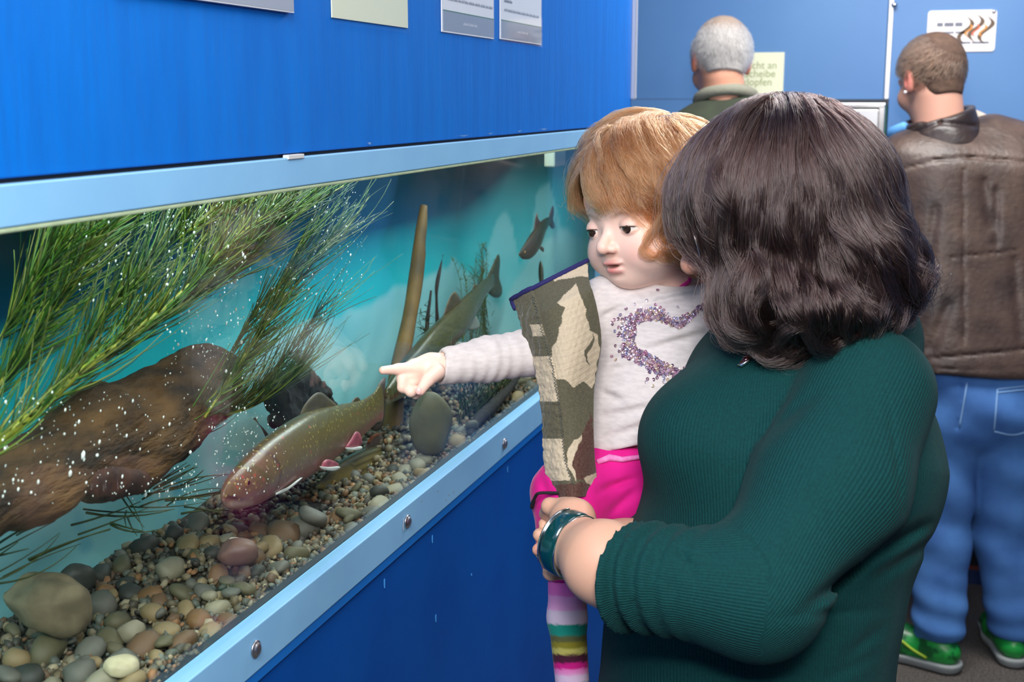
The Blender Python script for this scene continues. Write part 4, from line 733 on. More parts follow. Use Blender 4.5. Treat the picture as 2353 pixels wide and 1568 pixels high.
# pendant on a chain
ch = [D(px, py, 1.245 + .0) for px, py in ((1775, 790), (1762, 800), (1750, 808), (1742, 812))]
def on_sweater(px, py, off=.004):
    p_, n_ = march(swt, px, py, 1.0, 1.9); return p_ + n_ * off if p_ is not None else D(px, py, 1.3)
P = np.array([on_sweater(*q) for q in ((1800, 770), (1780, 788), (1765, 802), (1748, 808))]); nk = mk('necklace', *tube(P, .0008, 6), SILV, wm, origin=WO)
c = on_sweater(1740, 806); e_ = np.cross(AX_B, AX_U); mk('clasp', *ring(c, AX_B, .0042, [(-.0008, -.0008), (.0008, -.0008), (.0008, .0008), (-.0008, .0008)], AX_R, AX_U, 20), SILV, nk)
P = np.array([on_sweater(*q) for q in ((1735, 812), (1728, 822), (1716, 834), (1703, 842))]); mk('pendant', *tube(P, [.0008, .0034, .0042, .0012], 8), pmat('garnet', srgb(60, 8, 22), .1, coat=.8), nk)
P = np.array([on_sweater(*q) for q in ((1732, 822), (1722, 834), (1706, 846), (1698, 845))]); mk('pendant_setting', *tube(P, [.001, .0022, .002, .0008], 8), SILV, nk)
# glasses: one thin rim and lens low on the nose
gc = WH.w((.031, -.012, .101)); gx, gy, gz = WH.M; gl = mk('glasses', *ring(gc, gz, .024, [(-.0008, -.0008), (.0008, -.0008), (.0008, .0008), (-.0008, .0008)], gx, gy, 40), SILV, wm, origin=WO)
mk('rim', *ring(WH.w((-.031, -.012, .101)), gz, .024, [(-.0008, -.0008), (.0008, -.0008), (.0008, .0008), (-.0008, .0008)], gx, gy, 40), SILV, gl)
for s in (1, -1):
    c = WH.w((s * .031, -.012, .101)); vs = [c] + [c + .0235 * (math.cos(a) * gx + math.sin(a) * gy) for a in np.linspace(0, 6.283, 33)[:-1]]; mk('lens', vs, [(0, i, i % 32 + 1) for i in range(1, 33)], GLASS, gl)
mk('temple', *tube(np.array([WH.w((.055, -.006, .10)), WH.w((.072, .0, .04)), WH.w((.078, .004, -.01))]), .0012, 6), SILV, gl); mk('bridge', *tube(np.array([WH.w((-.008, -.008, .102)), WH.w((0, -.002, .106)), WH.w((.008, -.008, .102))]), .001, 6), SILV, gl)
# hair
hv = Solid().u(pell(1800, 450, 1.335, 262, 238, .108)).u(pell(1915, 590, 1.335, 172, 165, .105), .02).u(pell(1735, 670, 1.315, 105, 112, .085), .02).u(pell(1865, 705, 1.315, 165, 92, .095), .02).u(pell(2035, 620, 1.335, 78, 80, .06), .02)
hv.sub(conew(WH.w((-.02, -.04, .10)), .045, WH.w((-.1, -.04, .12)), .05), .02)
q = np.random.default_rng(31)
def scalp_roots(Fm, n, c=(0, .03, -.015), r=(.074, .085, .094), ok=None, rng=q):
    out = []
    while len(out) < n:
        u = rng.normal(size=3); u /= np.linalg.norm(u); l = np.array(c) + u * np.array(r)
        if ok(l): out.append(l)
    return np.array(out)
okw = lambda l: l[1] > -.02 + .75 * max(0, l[2] - .0) or (l[2] < .01 and l[1] > -.065)
cap = Solid().u(hv, .01); hv.bb = hv.bbox(.0); cap.warp(lambda P: .016 + .003 * vnoise(P, 70, 3, 2)).sub(WH.el((-.02, -.05, .10), (.10, .075, .07)), .01); mk('hair_underlayer', *solid_mesh(cap, .005), pmat('dark_hair_mass', srgb(26, 19, 18), .6, bump=.4, bscale=120, bdist=.003), wm, origin=WO)
gr_l = scalp_roots(WH, 430, ok=okw); rr_l = scalp_roots(WH, 21000, ok=okw); gr = lift(hv, WH.w(gr_l)); rr = lift(hv, WH.w(rr_l))
part = np.array([.0, .118, .0])                                   # parting runs along the top of the head
def first_dir(l):
    d = l - np.stack([np.full(len(l), part[0]), np.full(len(l), part[1]), np.clip(l[:, 2], -.06, .03)], 1); return (d / np.linalg.norm(d, axis=1)[:, None]) @ WH.M
def down_w(P, t):
    e = to_px(P); f = np.clip((1840 - e[:, 0]) / 260, -1, 1)[:, None]; return -AX_U[None] * .95 + AX_R[None] * np.where(f > 0, -.6 * f * (1 - 1.7 * t), -.95 * f * (1 - .1 * t))
Ln = np.array([.21 + .16 * q.random() for _ in gr]); Ln = np.where(gr_l[:, 2] > .05, Ln * .88, Ln); Gd = flow_guides(hv, gr, first_dir(gr_l), down_w, 34, Ln, np.abs(q.normal(0, .009, len(gr))) - .001, .6, pull=.3)
cr = q.uniform(.004, .013, len(gr)) * (1 + .7 * np.clip((to_px(gr)[:, 0] - 1780) / 200, -.6, 1)); WHAIR = hair_mat('dark_brown_hair', srgb(44, 31, 29), .24, .3, .45)
paths = fill_strands(Gd, rr, gr, len(rr), .011, 5, .0012, wl=.085, curl_r=cr, phase=q.uniform(0, 6.28, len(gr)), tight=.5)
fly = []
for k in range(700):
    P = paths[q.integers(len(paths))].copy(); t_ = np.linspace(0, 1, len(P))[:, None]; out = P[len(P) // 2] - WH.w((0, 0, -.02)); out /= np.linalg.norm(out); fly.append(P + out * q.uniform(.001, .014) * np.sin(np.pi * np.clip(t_ * q.uniform(.6, 1.1), 0, 1)) + q.normal(0, .004, 3) * t_ + .003 * np.sin(t_ * q.uniform(6, 16) + q.uniform(0, 6)) * np.cross(out, AX_B))
paths = np.concatenate([paths, np.array(fly)]); hair_curves('hair', paths, .00028, .0001, WHAIR, wm)
# ================================================================== the toddler
CH = Frame(1497, 498, 1.56, 50, 15, 0, 1.04)
co_ = D(1440, 1100, 1.57); CO = np.array([co_[0], co_[1], D(1330, 1720, 1.47)[2] - .03])
hs = Solid().u(CH.el((0, .036, -.012), (.069, .070, .084))).u(CH.el((0, .028, .04), (.052, .038, .036)), .02).u(CH.el((0, -.022, .028), (.056, .05, .05)), .02)
for s in (-1, 1): hs.u(CH.el((s * .031, -.033, .044), (.029, .027, .029)), .018)
hs.u(CH.el((0, -.058, .056), (.018, .014, .016)), .02).u(CH.el((0, -.05, .02), (.04, .025, .04)), .02)
for s in (-1, 1): hs.sub(CH.el((s * .0275, .001, .087), (.0145, .0085, .011)), .009)
hs.u(CH.co((0, .001, .0715), .0046, (0, -.016, .0880), .0062), .008).u(CH.el((0, -.0195, .0885), (.0074, .0066, .0072)), .004)
for s in (-1, 1): hs.u(CH.el((s * .0078, -.0222, .0805), (.0056, .0050, .0066)), .004).sub(CH.el((s * .0045, -.0275, .083), (.0028, .002, .004)), .002)
hs.sub(CH.co((0, -.029, .0835), .0016, (0, -.036, .0835), .002), .004)
hs.u(CH.el((0, -.0385, .0765), (.0155, .0038, .0075)), .004).u(CH.el((0, -.0475, .074), (.0125, .0052, .0085)), .004).sub(CH.el((0, -.0428, .082), (.0115, .0022, .0085)), .0015).sub(CH.el((0, -.056, .078), (.012, .0025, .004)), .005)
for s in (-1, 1):   # lowered upper lids and lower lids over the eyeballs
    added_lid = Solid().u(CH.el((s * .0275, .0005, .0655), (.0128, .0122, .0122))).cut(CH.ha((s * .0275, -.0014, .0655), (0, -1, .28)), .0006); added_lid.bb = (CH.w((s * .0275, 0, .065)) - .014, CH.w((s * .0275, 0, .065)) + .014); hs.u(added_lid, .0022)
    added_lid = Solid().u(CH.el((s * .0275, -.0005, .065), (.0126, .0118, .012))).cut(CH.ha((s * .0275, -.0026, .065), (0, 1, .1)), .0006); added_lid.bb = (CH.w((s * .0275, 0, .065)) - .014, CH.w((s * .0275, 0, .065)) + .014); hs.u(added_lid, .002)
    hs.u(CH.el((s * .071, -.008, -.012), (.006, .022, .014)), .004)
hs.u(conew(CH.w((0, -.03, -.012)), .040, D(1545, 720, 1.585), .045), .016)
hd = Solid()   # forearm, palm, pointing index finger, curled fingers and thumb
hd.u(cone((1120, 825, 1.512), 32, (1035, 842, 1.497), 31)).u(cone((1035, 842, 1.497), 31, (990, 846, 1.487), 30), .01).u(cone((990, 840, 1.486), 28, (955, 845, 1.478), 21), .008).u(cone((992, 858, 1.486), 20, (962, 864, 1.48), 15), .006)
hd.u(cone((956, 845, 1.475), 15.5, (915, 849, 1.464), 13), .006).u(cone((915, 849, 1.464), 12.5, (880, 851.5, 1.4485), 9.5), .003)
for (a, b, c, d, r0) in (((950, 864, 1.474), (924, 871, 1.466), (925, 891, 1.460), (947, 897, 1.464), 12.5), ((957, 876, 1.478), (934, 890, 1.464), (944, 901, 1.458), (962, 896, 1.463), 12.5), ((965, 884, 1.485), (946, 900, 1.472), (955, 907, 1.468), (968, 900, 1.472), 11)):
    hd.u(cone(a, r0 + 1, b, r0), .003).u(cone(b, r0, c, r0 - .5), .002).u(cone(c, r0 - .5, d, r0 - 2), .002)
hd.u(cone((1004, 856, 1.470), 19, (982, 875, 1.448), 15.5), .005).u(cone((982, 875, 1.448), 14.5, (966, 899, 1.436), 11), .002)
bd = Solid().u(cone((1530, 760, 1.59), 120, (1490, 1020, 1.60), 140)).u(cone((1410, 1090, 1.57), 90, (1310, 1150, 1.505), 62), .02).u(cone((1310, 1150, 1.505), 60, (1305, 1420, 1.49), 36), .02).u(cone((1305, 1420, 1.49), 36, (1325, 1680, 1.475), 28), .02).u(cone((1390, 690, 1.57), 36, (1240, 806, 1.535), 36), .01).u(cone((1240, 806, 1.535), 36, (1100, 828, 1.508), 30), .01)
m1 = solid_mesh(hs, .0013); m2 = solid_mesh(hd, .0012); m3 = solid_mesh(bd, .007); V, Q = join_meshes([m1, m2, m3])
C = np.tile(np.array(srgb(246, 209, 193)), (len(V), 1)); Lc = CH.loc(V); inh = np.linalg.norm(Lc, axis=1) < .13
ga = lambda c, r: np.exp(-(((Lc - c) / r) ** 2).sum(1)) * inh
for s in (-1, 1): C = blend(C, .42 * ga((s * .036, -.03, .062), (.018, .014, .03)), srgb(238, 160, 150))
C = blend(C, .3 * ga((0, -.021, .088), (.01, .008, .012)), srgb(240, 160, 140)); C = blend(C, .95 * ga((0, -.0392, .083), (.0135, .0042, .009)), srgb(214, 130, 126)); C = blend(C, .95 * ga((0, -.0482, .081), (.0120, .0052, .009)), srgb(222, 128, 128)); C = blend(C, .9 * ga((0, -.0428, .078), (.0095, .0018, .006)), srgb(96, 30, 32))
for s in (-1, 1):
    C = blend(C, .8 * ga((s * .0045, -.0272, .082), (.0026, .0018, .005)), srgb(150, 70, 60)); C = blend(C, .25 * ga((s * .0275, .004, .076), (.014, .006, .01)), srgb(206, 150, 140))
    for t in np.linspace(0, 1, 9): C = blend(C, .34 * ga((s * (.013 + .028 * t), .0130 + .005 * math.sin(2.6 * t), .076 - .014 * t * t), (.0045, .0021, .012)), srgb(150, 104, 78))
e = to_px(V); fin = ~inh
for c_, w_ in (((872, 851), 9), ((966, 899), 12), ((930, 885), 12)): C = blend(C, fin * .35 * np.clip(1.4 - np.linalg.norm(e - c_, axis=1) / w_, 0, 1), srgb(240, 150, 140))
kid = mk('person', V, Q, skin_mat('child_skin', sss=.25), origin=CO, cols=C); tag(kid, 'ginger-haired toddler pointing one finger at the aquarium glass', 'person')
EYEW = pmat('eye_white', srgb(224, 220, 216), .15, coat=.4); IRIS = pmat('brown_iris', srgb(48, 30, 24), .1, coat=.8)
def sphere(c, r, M, seg=20):
    bm = bmesh.new(); bmesh.ops.create_uvsphere(bm, u_segments=seg, v_segments=seg // 2, radius=1); v = np.array([q.co[:] for q in bm.verts]); f = [[q.index for q in g.verts] for g in bm.faces]; bm.free(); return (v * r) @ M + c, f
LASH = pmat('dark_lashes', srgb(70, 44, 34), .7)
for s in (-1, 1):
    eb = mk('eyeball', *sphere(CH.w((s * .0275, 0, .0652)), .0115 * 1.04, CH.M), EYEW, kid, origin=CO)
    g = np.array([.14 if s > 0 else -.02, -.12, .98]); g /= np.linalg.norm(g); mk('iris', *sphere(CH.w(np.array([s * .0275, 0, .0652]) + g * .0092), np.array([.0070, .0070, .0030]), np.array([CH.M[0], CH.M[1] * .99 + CH.M[2] * .1, CH.M[2] * .99 - CH.M[1] * .1])), IRIS, eb)
    pts = [CH.w((s * .0275 + .0122 * math.sin(a), -.0014 + .0128 * .28 * math.cos(a) - .0003, .0655 + .0122 * math.cos(a))) for a in np.linspace(-1.25, 1.25, 15)]; mk('eyelashes', *tube(np.array(pts), np.r_[.0002, np.full(13, .00055), .0002], 5), LASH, kid, origin=CO)
NAIL = pmat('fingernail', srgb(244, 190, 184), .25, coat=.3)
for (px, py, dep, rx, ry, tw) in ((962, 899, 1.4312, 7, 8.5, .3),):
    mk('fingernail', *sphere(D(px, py, dep), np.array([rx, ry, 3]) * dep / F_PX, np.array([AX_R, AX_U, AX_B])), NAIL, kid, origin=CO)
# shirt
SHIRT = pmat('heather_grey_jersey', srgb(222, 214, 212), .9, col2=srgb(188, 180, 180), vscale=90, vfac=.45, stretch=(1, 1, 3), sheen=.1, spec=.2, bump=.12, bscale=300, bdist=.0008)
sh = Solid().u(cone((1530, 765, 1.59), 152, (1500, 900, 1.595), 165)).u(cone((1500, 900, 1.595), 165, (1478, 1010, 1.60), 176), .03).u(ball((1400, 700, 1.575), 66), .03).u(ball((1640, 715, 1.62), 90), .04).u(cone((1560, 700, 1.595), 95, (1530, 765, 1.59), 140), .03)
slc = Solid().u(cone((1390, 695, 1.57), 56, (1240, 806, 1.535), 56)).u(cone((1240, 806, 1.535), 56, (1120, 826, 1.512), 50), .01).u(cone((1120, 826, 1.512), 50, (1000, 846, 1.489), 41), .01); slc.bb = slc.bbox(.01); wA = D(1240, 806, 1.535); wB = D(1012, 844, 1.491); wT = (wB - wA) / np.linalg.norm(wB - wA)
slc.warp(lambda P: -.0012 * np.sin(((P - wA) @ wT) / .016 * 6.28 + 30 * ((P - wA) @ AX_U) + 3.5 * vnoise(P, 42, 2, 2)) * np.clip(.55 + .6 * vnoise(P, 50, 9, 2), 0, 1))
slc.cut(half(wB, wT * .97 + AX_U * .22), .0015).sub(conew(wB - wT * .012, .0165, wB + wT * .03, .0172), .001)
sh.u(slc, .012); sh.sub(conew(CH.w((0, -.05, -.02)), .050, D(1545, 660, 1.575), .045), .006)
hemA = D(1365, 1050, 1.5); hemN = np.cross(D(1600, 992, 1.5) - hemA, AX_B); hemN *= np.sign(hemN @ -AX_U); sh.cut(half(hemA, hemN), .003)
def shirt_folds(P):
    e = to_px(P); out = np.zeros(len(P))
    for a, b, wd, am in (((1370, 735), (1440, 700), 8, .003), ((1440, 706), (1640, 668), 7, .004), ((1470, 808), (1640, 760), 9, .004), ((1376, 855), (1470, 835), 8, .003), ((1376, 900), (1440, 925), 9, .0035), ((1372, 960), (1520, 930), 9, .003), ((1380, 1010), (1560, 950), 9, .003), ((1365, 825), (1440, 820), 7, .002), ((1350, 700), (1400, 660), 6, .002)):
        a = np.array(a, float); b = np.array(b, float); s = np.clip(((e - a) @ (b - a)) / ((b - a) @ (b - a)), 0, 1); d = ((e - a) @ np.array([-(b - a)[1], (b - a)[0]])) / np.linalg.norm(b - a); out += am * np.sin(np.pi * s) * (np.exp(-(d / wd) ** 2) - .7 * np.exp(-((d + wd * 1.6) / (wd * 1.2)) ** 2))
    return out
sh.warp(shirt_folds); mk('shirt', *solid_mesh(sh, .0026), SHIRT, kid, origin=CO)
# pink undershirt straps at the collar
PINKT = pmat('pink_trim', srgb(226, 46, 160), .8); P = np.array([D(1535, 672, 1.535), D(1560, 664, 1.535), D(1583, 648, 1.54), D(1590, 625, 1.55), D(1594, 600, 1.56)]); mk('undershirt_trim', *tube(P, .0026, 8), PINKT, kid, origin=CO)
# pink trousers
def folds_line(P, specs):
    e = to_px(P); out = np.zeros(len(P))
    for a, b, wd, am in specs:
        a = np.array(a, float); b = np.array(b, float); s = np.clip(((e - a) @ (b - a)) / ((b - a) @ (b - a)), 0, 1); d = np.linalg.norm(e - a - s[:, None] * (b - a), axis=1); out += am * np.exp(-(d / wd) ** 2) * np.sin(np.pi * np.clip(s * .85 + .08, 0, 1))
    return out
PINK = pmat('magenta_fleece', srgb(222, 30, 140), .85, col2=srgb(200, 20, 122), vscale=30, vfac=.5, sheen=.2, spec=.2, bump=.1, bscale=300, bdist=.0006)
pk = Solid().u(cone((1485, 1050, 1.60), 160, (1450, 1120, 1.59), 150)).u(cone((1440, 1110, 1.58), 122, (1312, 1140, 1.515), 84), .03).u(cone((1312, 1140, 1.515), 84, (1302, 1250, 1.50), 62), .02).u(cone((1302, 1250, 1.50), 60, (1302, 1318, 1.495), 50), .02).u(cone((1480, 1120, 1.62), 120, (1600, 1280, 1.66), 80), .03)
pk.cut(half(D(1302, 1330, 1.5), -AX_U * 1), .003).cut(half(D(1480, 1030, 1.55), AX_U + .12 * AX_R), .006).warp(lambda P: .002 * vnoise(P, 40, 8, 2) + folds_line(P, [((1372, 1130), (1470, 1096), 8, .007), ((1400, 1180), (1470, 1120), 10, .005), ((1240, 1085), (1262, 1160), 9, .004), ((1290, 1100), (1250, 1130), 8, .003)])); mk('trousers', *solid_mesh(pk, .0035), PINK, kid, origin=CO)
WB = pmat('pale_pink_waistband', srgb(240, 150, 205), .8, col2=srgb(226, 90, 170), vscale=120, vfac=.8); P = np.array([march(pk, px, py, 1.3, 1.8)[0] + AX_B * .002 for px, py in ((1372, 1062), (1400, 1052), (1430, 1056), (1458, 1052), (1490, 1048))]); mk('waistband', *tube(P, [.003, .0045, .0035, .003, .003], 8), WB, kid, origin=CO)
CORD = pmat('black_cord', srgb(24, 22, 24), .8); mk('drawcord', *tube(smoothline([D(1300, 1134, 1.468), D(1260, 1133, 1.468), D(1238, 1134, 1.468), D(1230, 1142, 1.475), D(1224, 1158, 1.485), D(1222, 1168, 1.49)], 24), [.0019] * 18 + [.0024, .0028, .0024, .0028, .0026, .002], 8), CORD, kid, origin=CO)
# striped tights
tg = Solid().u(cone((1303, 1290, 1.497), 45, (1303, 1420, 1.49), 43)).u(cone((1303, 1420, 1.49), 43, (1325, 1690, 1.475), 36), .01); V, Q = solid_mesh(tg, .0025); e = to_px(V)[:, 1] - 8 * np.cos((to_px(V)[:, 0] - 1303) / 45)
ST = [(0, (206, 40, 140)), (1328, (206, 40, 140)), (1330, (232, 110, 190)), (1362, (232, 120, 196)), (1364, (236, 164, 214)), (1396, (236, 170, 216)), (1398, (226, 206, 224)), (1428, (224, 206, 224)), (1430, (30, 150, 132)), (1454, (30, 150, 132)), (1456, (96, 100, 62)), (1468, (96, 100, 62)), (1470, (136, 130, 44)), (1482, (136, 130, 44)), (1484, (186, 180, 96)), (1496, (186, 180, 96)), (1498, (70, 32, 46)), (1516, (76, 28, 56)), (1518, (202, 30, 130)), (1530, (204, 30, 132)), (1532, (226, 120, 190)), (1544, (224, 150, 200)), (1546, (214, 190, 216)), (1562, (214, 190, 216)), (1564, (30, 150, 132)), (1590, (30, 150, 132)), (1592, (186, 180, 96)), (1700, (226, 120, 190))]
C = np.stack([np.interp(e, [s[0] for s in ST], [srgb(*s[1])[j] for s in ST]) for j in range(3)], 1); mk('striped_tights', V, Q, pmat('striped_knit', (1, 1, 1), .9, attr='col', bump=.15, bscale=500, bdist=.0008, sheen=.1, spec=.2), kid, origin=CO, cols=C)
fs = Solid().u(cone((1330, 1690, 1.475), 42, (1300, 1720, 1.44), 40)); mk('shoe', *solid_mesh(fs, .004), pmat('pink_shoe', srgb(200, 60, 130), .6), kid, origin=CO)
# sequin heart
HEART = [(1462, 745), (1485, 735), (1512, 735), (1538, 743), (1562, 754), (1578, 740), (1597, 720), (1617, 708), (1638, 711), (1649, 724), (1646, 747), (1647, 765), (1638, 783), (1617, 800), (1596, 815), (1583, 838), (1569, 854), (1539, 842), (1503, 822), (1485, 810), (1463, 806), (1459, 775), (1462, 745)]
Hh = resample(np.array(HEART, float), 170); hc_ = Hh.mean(0); q = np.random.default_rng(77); parts = []; cols = []; SQC = [srgb(*c) for c in ((226, 190, 210), (196, 140, 172), (240, 226, 238), (150, 110, 138), (226, 200, 170), (160, 164, 206), (120, 84, 112))]
E_ = []
for i in range(1500):
    h = Hh[q.integers(170)]; o = h - hc_; o /= np.linalg.norm(o); wl_ = 30 if h[0] < 1540 else 20; d = abs(q.normal(0, .62)) * wl_
    if q.random() < .12 and h[0] < 1560: d *= 2.0
    E_.append(h + o * d + q.normal(0, 1.5, 2))
SP = march_many(sh, E_, 1.35, 1.7); SP = SP[~np.isnan(SP[:, 0])]; SN = sgrad(sh, SP)
for p_, n_ in zip(SP, SN):
    n_ = n_ + q.normal(0, .22, 3); n_ /= np.linalg.norm(n_); a = np.cross(n_, AX_U); a /= np.linalg.norm(a); b = np.cross(n_, a); r_ = .00205; c = p_ + n_ * .0012; v = []
    for k in range(8): t = k * math.pi / 4; u_ = math.cos(t) * a + math.sin(t) * b; v += [c + u_ * r_ + n_ * .0003, c + u_ * r_ * .36 - n_ * .0002]
    parts.append((np.array(v), [(2 * k, (2 * k + 2) % 16, (2 * k + 3) % 16, 2 * k + 1) for k in range(8)])); cols.append(np.tile(SQC[q.integers(7)], (16, 1)))
V, Fc = merge(parts); o = mk('sequin_heart', V, Fc, pmat('sequin_foil', (1, 1, 1), .2, metal=.55, attr='col'), kid, origin=CO, smooth=False, cols=np.vstack(cols)); o['kind'] = 'stuff'
# camouflage fleece vest slipped off the shoulder
ROWS = [((1181, 690), (1352, 603)), ((1196, 722), (1352, 640)), ((1212, 780), (1370, 712)), ((1236, 850), (1379, 790)), ((1249, 930), (1364, 880)), ((1253, 1000), (1361, 965)), ((1255, 1060), (1363, 1045)), ((1268, 1112), (1368, 1104)), ((1282, 1144), (1362, 1140))]
nu, nv = 110, 270; Lp = smoothline([r_[0] for r_ in ROWS], nv); Rp = smoothline([r_[1] for r_ in ROWS], nv); V = []; UV = []
for j in range(nv):
    for i in range(nu):
        u = i / (nu - 1); v_ = j / (nv - 1); pxy = Lp[j] * (1 - u) + Rp[j] * u; dep = 1.478 - .022 * math.sin(math.pi * (.15 + .8 * u)) + .045 * (1 - u) ** 4 * (1 - .5 * v_) + .05 * max(0, .12 - v_) / .12 * (.4 + .6 * u) + .02 * v_ * (u - .3) + .004 * math.sin(9 * v_ + 4 * u); V.append(D(*pxy, dep)); UV.append((u, v_))
V = np.array(V); UV = np.array(UV); e = to_px(V)
def inpoly(e, poly):
    P = np.array(poly, float); x, y = e[:, 0] + 4 * vnoise(np.c_[e, 0 * e[:, 0]], .12, 5, 2), e[:, 1] + 4 * vnoise(np.c_[e, 0 * e[:, 0]], .12, 6, 2); ins = np.zeros(len(e), bool); j = len(P) - 1
    for i in range(len(P)):
        c = ((P[i, 1] > y) != (P[j, 1] > y)) & (x < (P[j, 0] - P[i, 0]) * (y - P[i, 1]) / (P[j, 1] - P[i, 1] + 1e-9) + P[i, 0]); ins ^= c; j = i
    return ins
OL = np.array(srgb(88, 86, 70)); CR = np.array(srgb(206, 190, 164)); BRN = np.array(srgb(84, 54, 50)); C = np.tile(OL, (len(V), 1))
for poly, c in (([(1322, 655), (1338, 690), (1352, 760), (1372, 770), (1376, 800), (1364, 880), (1356, 892), (1338, 876), (1318, 890), (1296, 872), (1280, 872), (1270, 820), (1272, 800), (1284, 780), (1292, 730), (1300, 706), (1282, 700), (1300, 680)], CR), ([(1362, 765), (1352, 790), (1340, 806), (1342, 830), (1356, 844), (1344, 826), (1346, 812), (1362, 795)], OL), ([(1336, 1000), (1318, 1010), (1306, 1030), (1304, 1060), (1318, 1100), (1322, 1110), (1318, 1060), (1328, 1024)], CR), ([(1356, 950), (1364, 1000), (1364, 1085), (1345, 1105), (1322, 1102), (1314, 1060), (1328, 1020)], BRN), ([(1340, 1100), (1370, 1085), (1372, 1125), (1352, 1125)], CR), ([(1268, 1118), (1300, 1130), (1330, 1108), (1352, 1112), (1366, 1140), (1280, 1150)], BRN), ([(1278, 1128), (1296, 1138), (1290, 1148), (1276, 1146)], CR), ([(1345, 600), (1365, 640), (1330, 640), (1275, 650), (1268, 642), (1310, 625)], CR)):
    C[inpoly(e, poly)] = c
band = UV[:, 0] < .26 + .36 * np.clip(UV[:, 1] - .35, 0, 1); bcol = np.where(((e[:, 1] > 745) & (e[:, 1] < 772) & (UV[:, 0] > .12))[:, None] | ((e[:, 1] > 818) & (e[:, 1] < 922))[:, None] | ((e[:, 1] > 1008) & (e[:, 1] < 1104))[:, None], CR, OL); bcol[e[:, 1] > 1112] = BRN; C[band] = bcol[band]
wn = vnoise(V, 330, 3, 3) * np.where(band, 1., .12) + vnoise(V, 900, 4, 2) * .35 * np.where(band | (C[:, 0] > .3), 1, .3); nrm = np.cross(V.reshape(nv, nu, 3)[2:, 1:-1] - V.reshape(nv, nu, 3)[:-2, 1:-1], V.reshape(nv, nu, 3)[1:-1, 2:] - V.reshape(nv, nu, 3)[1:-1, :-2]); N_ = np.pad(nrm, ((1, 1), (1, 1), (0, 0)), mode='edge').reshape(-1, 3); N_ /= np.linalg.norm(N_, axis=1)[:, None]; N_ *= np.sign((N_ @ AX_B))[:, None]
front = V + N_ * (.0016 * wn + .002 + .002 * band)[:, None]; back = V - N_ * .006; n_ = nu * nv; Fc = grid_faces(nv, nu); Fc = Fc + [tuple(i + n_ for i in f[::-1]) for f in Fc]; bd_ = [i for i in range(nu)] + [j * nu + nu - 1 for j in range(1, nv)] + [(nv - 1) * nu + i for i in range(nu - 2, -1, -1)] + [j * nu for j in range(nv - 2, 0, -1)]
Fc += [(bd_[i], bd_[i - 1], bd_[i - 1] + n_, bd_[i] + n_) for i in range(len(bd_))]
vs = mk('camouflage_vest', np.vstack([front, back]), Fc, pmat('camouflage_fleece', (1, 1, 1), .95, attr='col', sheen=.3, spec=.1, col2=srgb(150, 138, 116), vscale=420, vfac=.18, bump=.5, bscale=520, bdist=.0012), kid, origin=CO, cols=np.vstack([C, C * .8]))
NAVY = pmat('navy_binding', srgb(32, 30, 92), .8, bump=.3, bscale=400, bdist=.001); P = np.vstack([front.reshape(nv, nu, 3)[14:0:-3, 0], front.reshape(nv, nu, 3)[0, ::3]]) + AX_U * .001; mk('binding', *tube(P, .0032, 8), NAVY, vs)
P = (front.reshape(nv, nu, 3) + 0)[:, :, :]; ui = [int((.26 + .36 * max(0, j / (nv - 1) - .35)) * (nu - 1)) for j in range(nv)]; S_ = np.array([P[j, ui[j]] for j in range(10, nv - 16, 2)]) + AX_B * .0012; S_[:, :] += np.array([AX_R * .0011 * (1 if k % 2 else -1) for k in range(len(S_))]); mk('zigzag_stitch', *tube(S_, .0006, 5), pmat('grey_thread', srgb(96, 98, 92), .8), vs)
P = smoothline([D(px, py, 1.505) for px, py in ((1275, 648), (1300, 634), (1328, 628), (1350, 632), (1340, 640))], 60); mk('zip_teeth', *tube(P, [.0013 if k % 2 else .0022 for k in range(60)], 6), pmat('pale_zip_teeth', srgb(190, 180, 150), .5), vs)
# hair
hvk = Solid().u(CH.el((0, .042, -.014), (.088, .088, .104))).u(CH.el((.060, -.02, -.012), (.030, .048, .040)), .02).u(CH.el((-.062, -.0, -.02), (.026, .05, .036)), .02).u(CH.el((0, -.01, -.085), (.06, .06, .03)), .02); hvk.bb = hvk.bbox(0)
capk = Solid().u(hvk, .01).warp(lambda P: .014 + .002 * vnoise(P, 90, 2, 2)).sub(CH.el((-.004, -.052, .075), (.075, .082, .072)), .006).cut(CH.ha((0, -.035, 0), (0, -1, 0)), .01); mk('hair_underlayer', *solid_mesh(capk, .004), pmat('ginger_hair_mass', srgb(120, 66, 34), .7, bump=.4, bscale=150, bdist=.003), kid, origin=CO)
okc = lambda l: (l[1] > .050 + .016 * (l[2] > .03)) or (l[2] < .03 and l[1] > -.01) or (l[2] < -.02 and l[1] > -.05)
q = np.random.default_rng(41); g_l = scalp_roots(CH, 360, (0, .036, -.012), (.069, .070, .084), okc, q); r_l = scalp_roots(CH, 18000, (0, .036, -.012), (.069, .070, .084), okc, q); gg = lift(hvk, CH.w(g_l), .6); rr = lift(hvk, CH.w(r_l), .6)
crown = np.array([.015, .11, -.045]); fd = g_l - crown; fd = (fd / np.linalg.norm(fd, axis=1)[:, None]) @ CH.M
def down_c(P, t):
    l = CH.loc(P); f = np.clip((l[:, 2] - .0) / .05, 0, 1)[:, None]; return -CH.M[1][None] * 1.0 + CH.M[0][None] * (.35 * np.sign(l[:, :1] + .02) * f)
Lh = q.uniform(.12, .19, len(gg)); Gc = flow_guides(hvk, gg, fd, down_c, 24, Lh, np.abs(q.normal(0, .006, len(gg))) - .002, .6, pull=.35)
KHAIR = hair_mat('ginger_hair', srgb(146, 94, 58), .3, .4, .5); pc = fill_strands(Gc, rr, gg, len(rr), .011, 6, .0020, wl=.055, curl_r=q.uniform(.002, .009, len(gg)), phase=q.uniform(0, 6.28, len(gg)), tight=.55)
